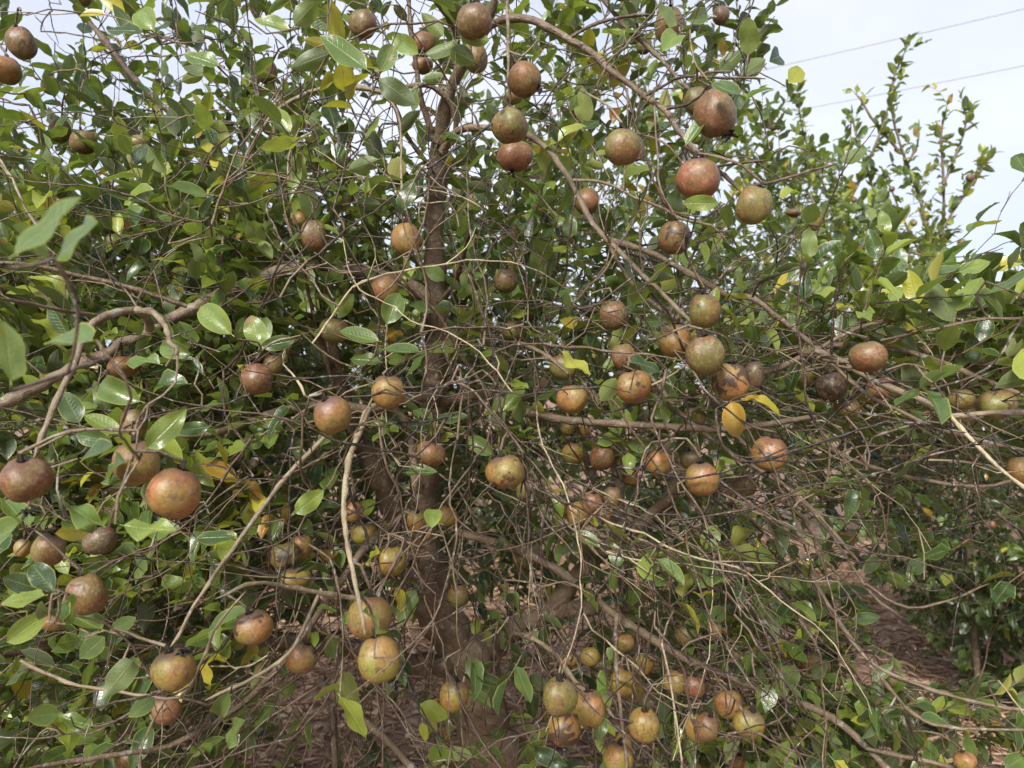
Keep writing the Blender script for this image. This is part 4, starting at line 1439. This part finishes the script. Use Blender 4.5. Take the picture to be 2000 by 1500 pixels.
for _ in range(720):
    x, y = U(1440, 1850), U(230, 860)
    edge = 230 + (max(0, x - 1440)) * 0.42 + 60 * math.sin(x * 0.03)
    if y < edge + U(0, 120) or (x > 1740 and y < 470 and U() < .8):
        continue
    p = P(x, y, U(2.9, 3.9))
    T.shoot(p, unit(NRM(0, 0.5, 3) + np.array([0, 0, 0.8])), int(U(5, 9)), 0.018, 0.052)
trees.append((T, 300))

# dark shrub at the right, down to the ground
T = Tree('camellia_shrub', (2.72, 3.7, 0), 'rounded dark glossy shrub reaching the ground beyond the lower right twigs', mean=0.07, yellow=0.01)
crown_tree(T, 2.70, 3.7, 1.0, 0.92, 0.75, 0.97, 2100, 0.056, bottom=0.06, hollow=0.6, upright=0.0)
trees.append((T, 300))
# tree at the far right edge
T = Tree('camellia_tree', (3.75, 5.0, 0), 'loose tree whose twig tops show at the right edge below the cables', mean=0.26, yellow=0.04)
crown_tree(T, 3.75, 5.0, 1.75, 0.78, 0.6, 0.85, 420, 0.056, bottom=0.4, hollow=0.3, upright=0.7)
trees.append((T, 120))
# orchard row further back
far = [(-4.6, 6.8, 1.5, 1.4, 1.35, 'orchard tree in the back row at the far left'), (-2.4, 7.4, 1.45, 1.4, 1.3, 'orchard tree in the back row, second from the left'),
       (-0.3, 7.0, 1.4, 1.35, 1.25, 'orchard tree in the back row directly behind the trunk'), (1.7, 7.6, 1.35, 1.4, 1.2, 'orchard tree in the back row behind the dark gap'),
       (3.9, 7.8, 1.3, 1.4, 1.1, 'orchard tree in the back row beyond the dark shrub'), (6.2, 8.4, 1.3, 1.4, 1.1, 'orchard tree in the back row at the far right')]
for x, y, cz, rx, rz, lab in far:
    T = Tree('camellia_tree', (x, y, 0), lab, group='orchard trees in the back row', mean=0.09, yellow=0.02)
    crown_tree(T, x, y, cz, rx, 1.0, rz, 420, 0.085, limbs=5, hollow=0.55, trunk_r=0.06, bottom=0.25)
    trees.append((T, 0))

splat_leaves(MAIN)
for T, n in trees:
    splat_leaves(T)
MAIN.finish(300, 240)
for T, n in trees:
    T.finish(n, 0)

# ------------------------------------------------------------------ two power cables across the sky
CAB = MT('cable_grey')
cb = CAB.n('ShaderNodeBsdfPrincipled')
cb.inputs['Base Color'].default_value = (0.30, 0.31, 0.33, 1)
cb.inputs['Roughness'].default_value = 0.6
CAB.l(cb.outputs[0], CAB.out.inputs['Surface'])
for (x0, y0, x1, y1, lab) in ((1500, 134, 2000, 17, 'thin grey power cable across the sky, the upper of two'),
                              (1500, 226, 2000, 128, 'thin grey power cable across the sky, the lower of two')):
    a, b = P(x0, y0, 30.0), P(x1, y1, 27.0)
    t = np.linspace(-3.2, 3.6, 60)[:, None]
    pts = a + (b - a) * t
    pts[:, 2] += 0.012 * (t[:, 0] - 0.5) ** 2 * 6 - 0.02
    V, Q, uv = tube(pts, np.full(60, 0.017), 6, 0.0)
    link('power_cable', mesh_arrays('power_cable', V, Q, CAB.m), label=lab, cat='cable', group='power cables in the sky')

# ------------------------------------------------------------------ litter, straw and weeds on the soil
LIT = MT('dry_litter')
at = LIT.n('ShaderNodeAttribute', attribute_name='leaf_data')
sp = LIT.n('ShaderNodeSeparateXYZ')
LIT.l(at.outputs['Vector'], sp.inputs[0])
c_ = LIT.ramp(sp.outputs[0], [(0, (0.15, 0.08, 0.05)), (0.4, (0.34, 0.20, 0.125)), (0.7, (0.46, 0.30, 0.19)), (1, (0.62, 0.46, 0.32))])
b_ = LIT.n('ShaderNodeBsdfPrincipled')
LIT.l(c_, b_.inputs['Base Color'])
b_.inputs['Roughness'].default_value = 0.65
LIT.l(b_.outputs[0], LIT.out.inputs['Surface'])


def scatter(name, n, tmpl, size, mat, tone, tilt, widths=(1, 1), ymax=9.0, stand=0.0, clump=None):
    y = 1.2 + (ymax - 1.2) * rng.random(n) ** 1.5
    x = rng.uniform(-1, 1, n) * (y * 0.75 + 0.3)
    if clump is not None:
        cx = rng.uniform(-1, 1, clump)
        cy = 1.6 + (ymax - 1.6) * rng.random(clump)
        k = rng.integers(0, clump, n)
        x = cx[k] * (cy[k] * 0.75) + rng.normal(0, 0.07, n)
        y = cy[k] + rng.normal(0, 0.07, n)
    z = ground_z(x, y) + 0.004 + rng.random(n) * 0.012
    a = rng.uniform(0, 6.28, n)
    D = np.stack([np.cos(a), np.sin(a), rng.normal(0, tilt, n) + stand], 1)
    D /= np.linalg.norm(D, axis=1)[:, None]
    up = np.stack([rng.normal(0, tilt, n), rng.normal(0, tilt, n), np.ones(n)], 1)
    Nz = up - D * (up * D).sum(1)[:, None]
    Nz /= np.linalg.norm(Nz, axis=1)[:, None]
    Y = np.cross(Nz, D)
    L = rng.uniform(size[0], size[1], n)
    W = L * rng.uniform(widths[0], widths[1], n)
    R = np.stack([D * L[:, None], Y * W[:, None], Nz * L[:, None]], 2)
    V, Q, uv = tmpl
    Wv = np.einsum('nij,vj->nvi', R, V) + np.stack([x, y, z], 1)[:, None, :]
    Qa = (Q[None] + (np.arange(n) * len(V))[:, None, None]).reshape(-1, 4)
    at_ = np.repeat(np.stack([np.clip(rng.normal(tone, 0.16, n), 0, 1), rng.random(n), np.zeros(n)], 1), len(V), 0)
    link(name, mesh_arrays(name, Wv.reshape(-1, 3), Qa, mat, np.tile(uv, (n, 1)), {'leaf_data': at_}), kind='stuff',
         label=None)


scatter('fallen_leaves', 9000, LOW[3], (0.035, 0.06), LIT.m, 0.56, 0.25)
scatter('straw', 26000, LOW[5], (0.05, 0.14), LIT.m, 0.80, 0.12, widths=(0.06, 0.11), ymax=7)
scatter('weeds', 2600, LOW[1], (0.03, 0.06), LEAF, 0.36, 0.3, widths=(0.4, 0.9), stand=0.6, clump=110)

# water drops: real beads under fruit and twig ends
nu, nv = 8, 6
th = np.linspace(0.1, np.pi - 0.1, nv)
ph = np.linspace(0, 2 * np.pi, nu, endpoint=False)
TH, PH = np.meshgrid(th, ph, indexing='ij')
DV = np.stack([np.sin(TH) * np.cos(PH), np.sin(TH) * np.sin(PH), np.cos(TH) * (1 + 0.25 * (np.cos(TH) > 0))], -1).reshape(-1, 3)
i_, j_ = np.meshgrid(np.arange(nv - 1), np.arange(nu), indexing='ij')
a_ = i_ * nu + j_
bq = i_ * nu + (j_ + 1) % nu
DQ = np.stack([a_, a_ + nu, bq + nu, bq], -1).reshape(-1, 4)
ends = [t[0][-1] for t in MAIN.twigs if t[0][-1][2] < t[0][0][2]]
random.Random(3).shuffle(ends)
dp = [e + np.array([0, 0, -0.0022]) for e in ends[:170]]
dp += [P(1396, 271, .90), P(1788, 1267, 1.0), P(1016, 247, .97), P(1127, 1028, 1.0), P(1617, 785, 1.0), P(1636, 785, 1.0)]
V = np.vstack([DV * U(0.0013, 0.0026) + p for p in dp])
Q = np.vstack([DQ + k * len(DV) for k in range(len(dp))])
link('water_drops', mesh_arrays('water_drops', V, Q, WAT.m), kind='stuff')
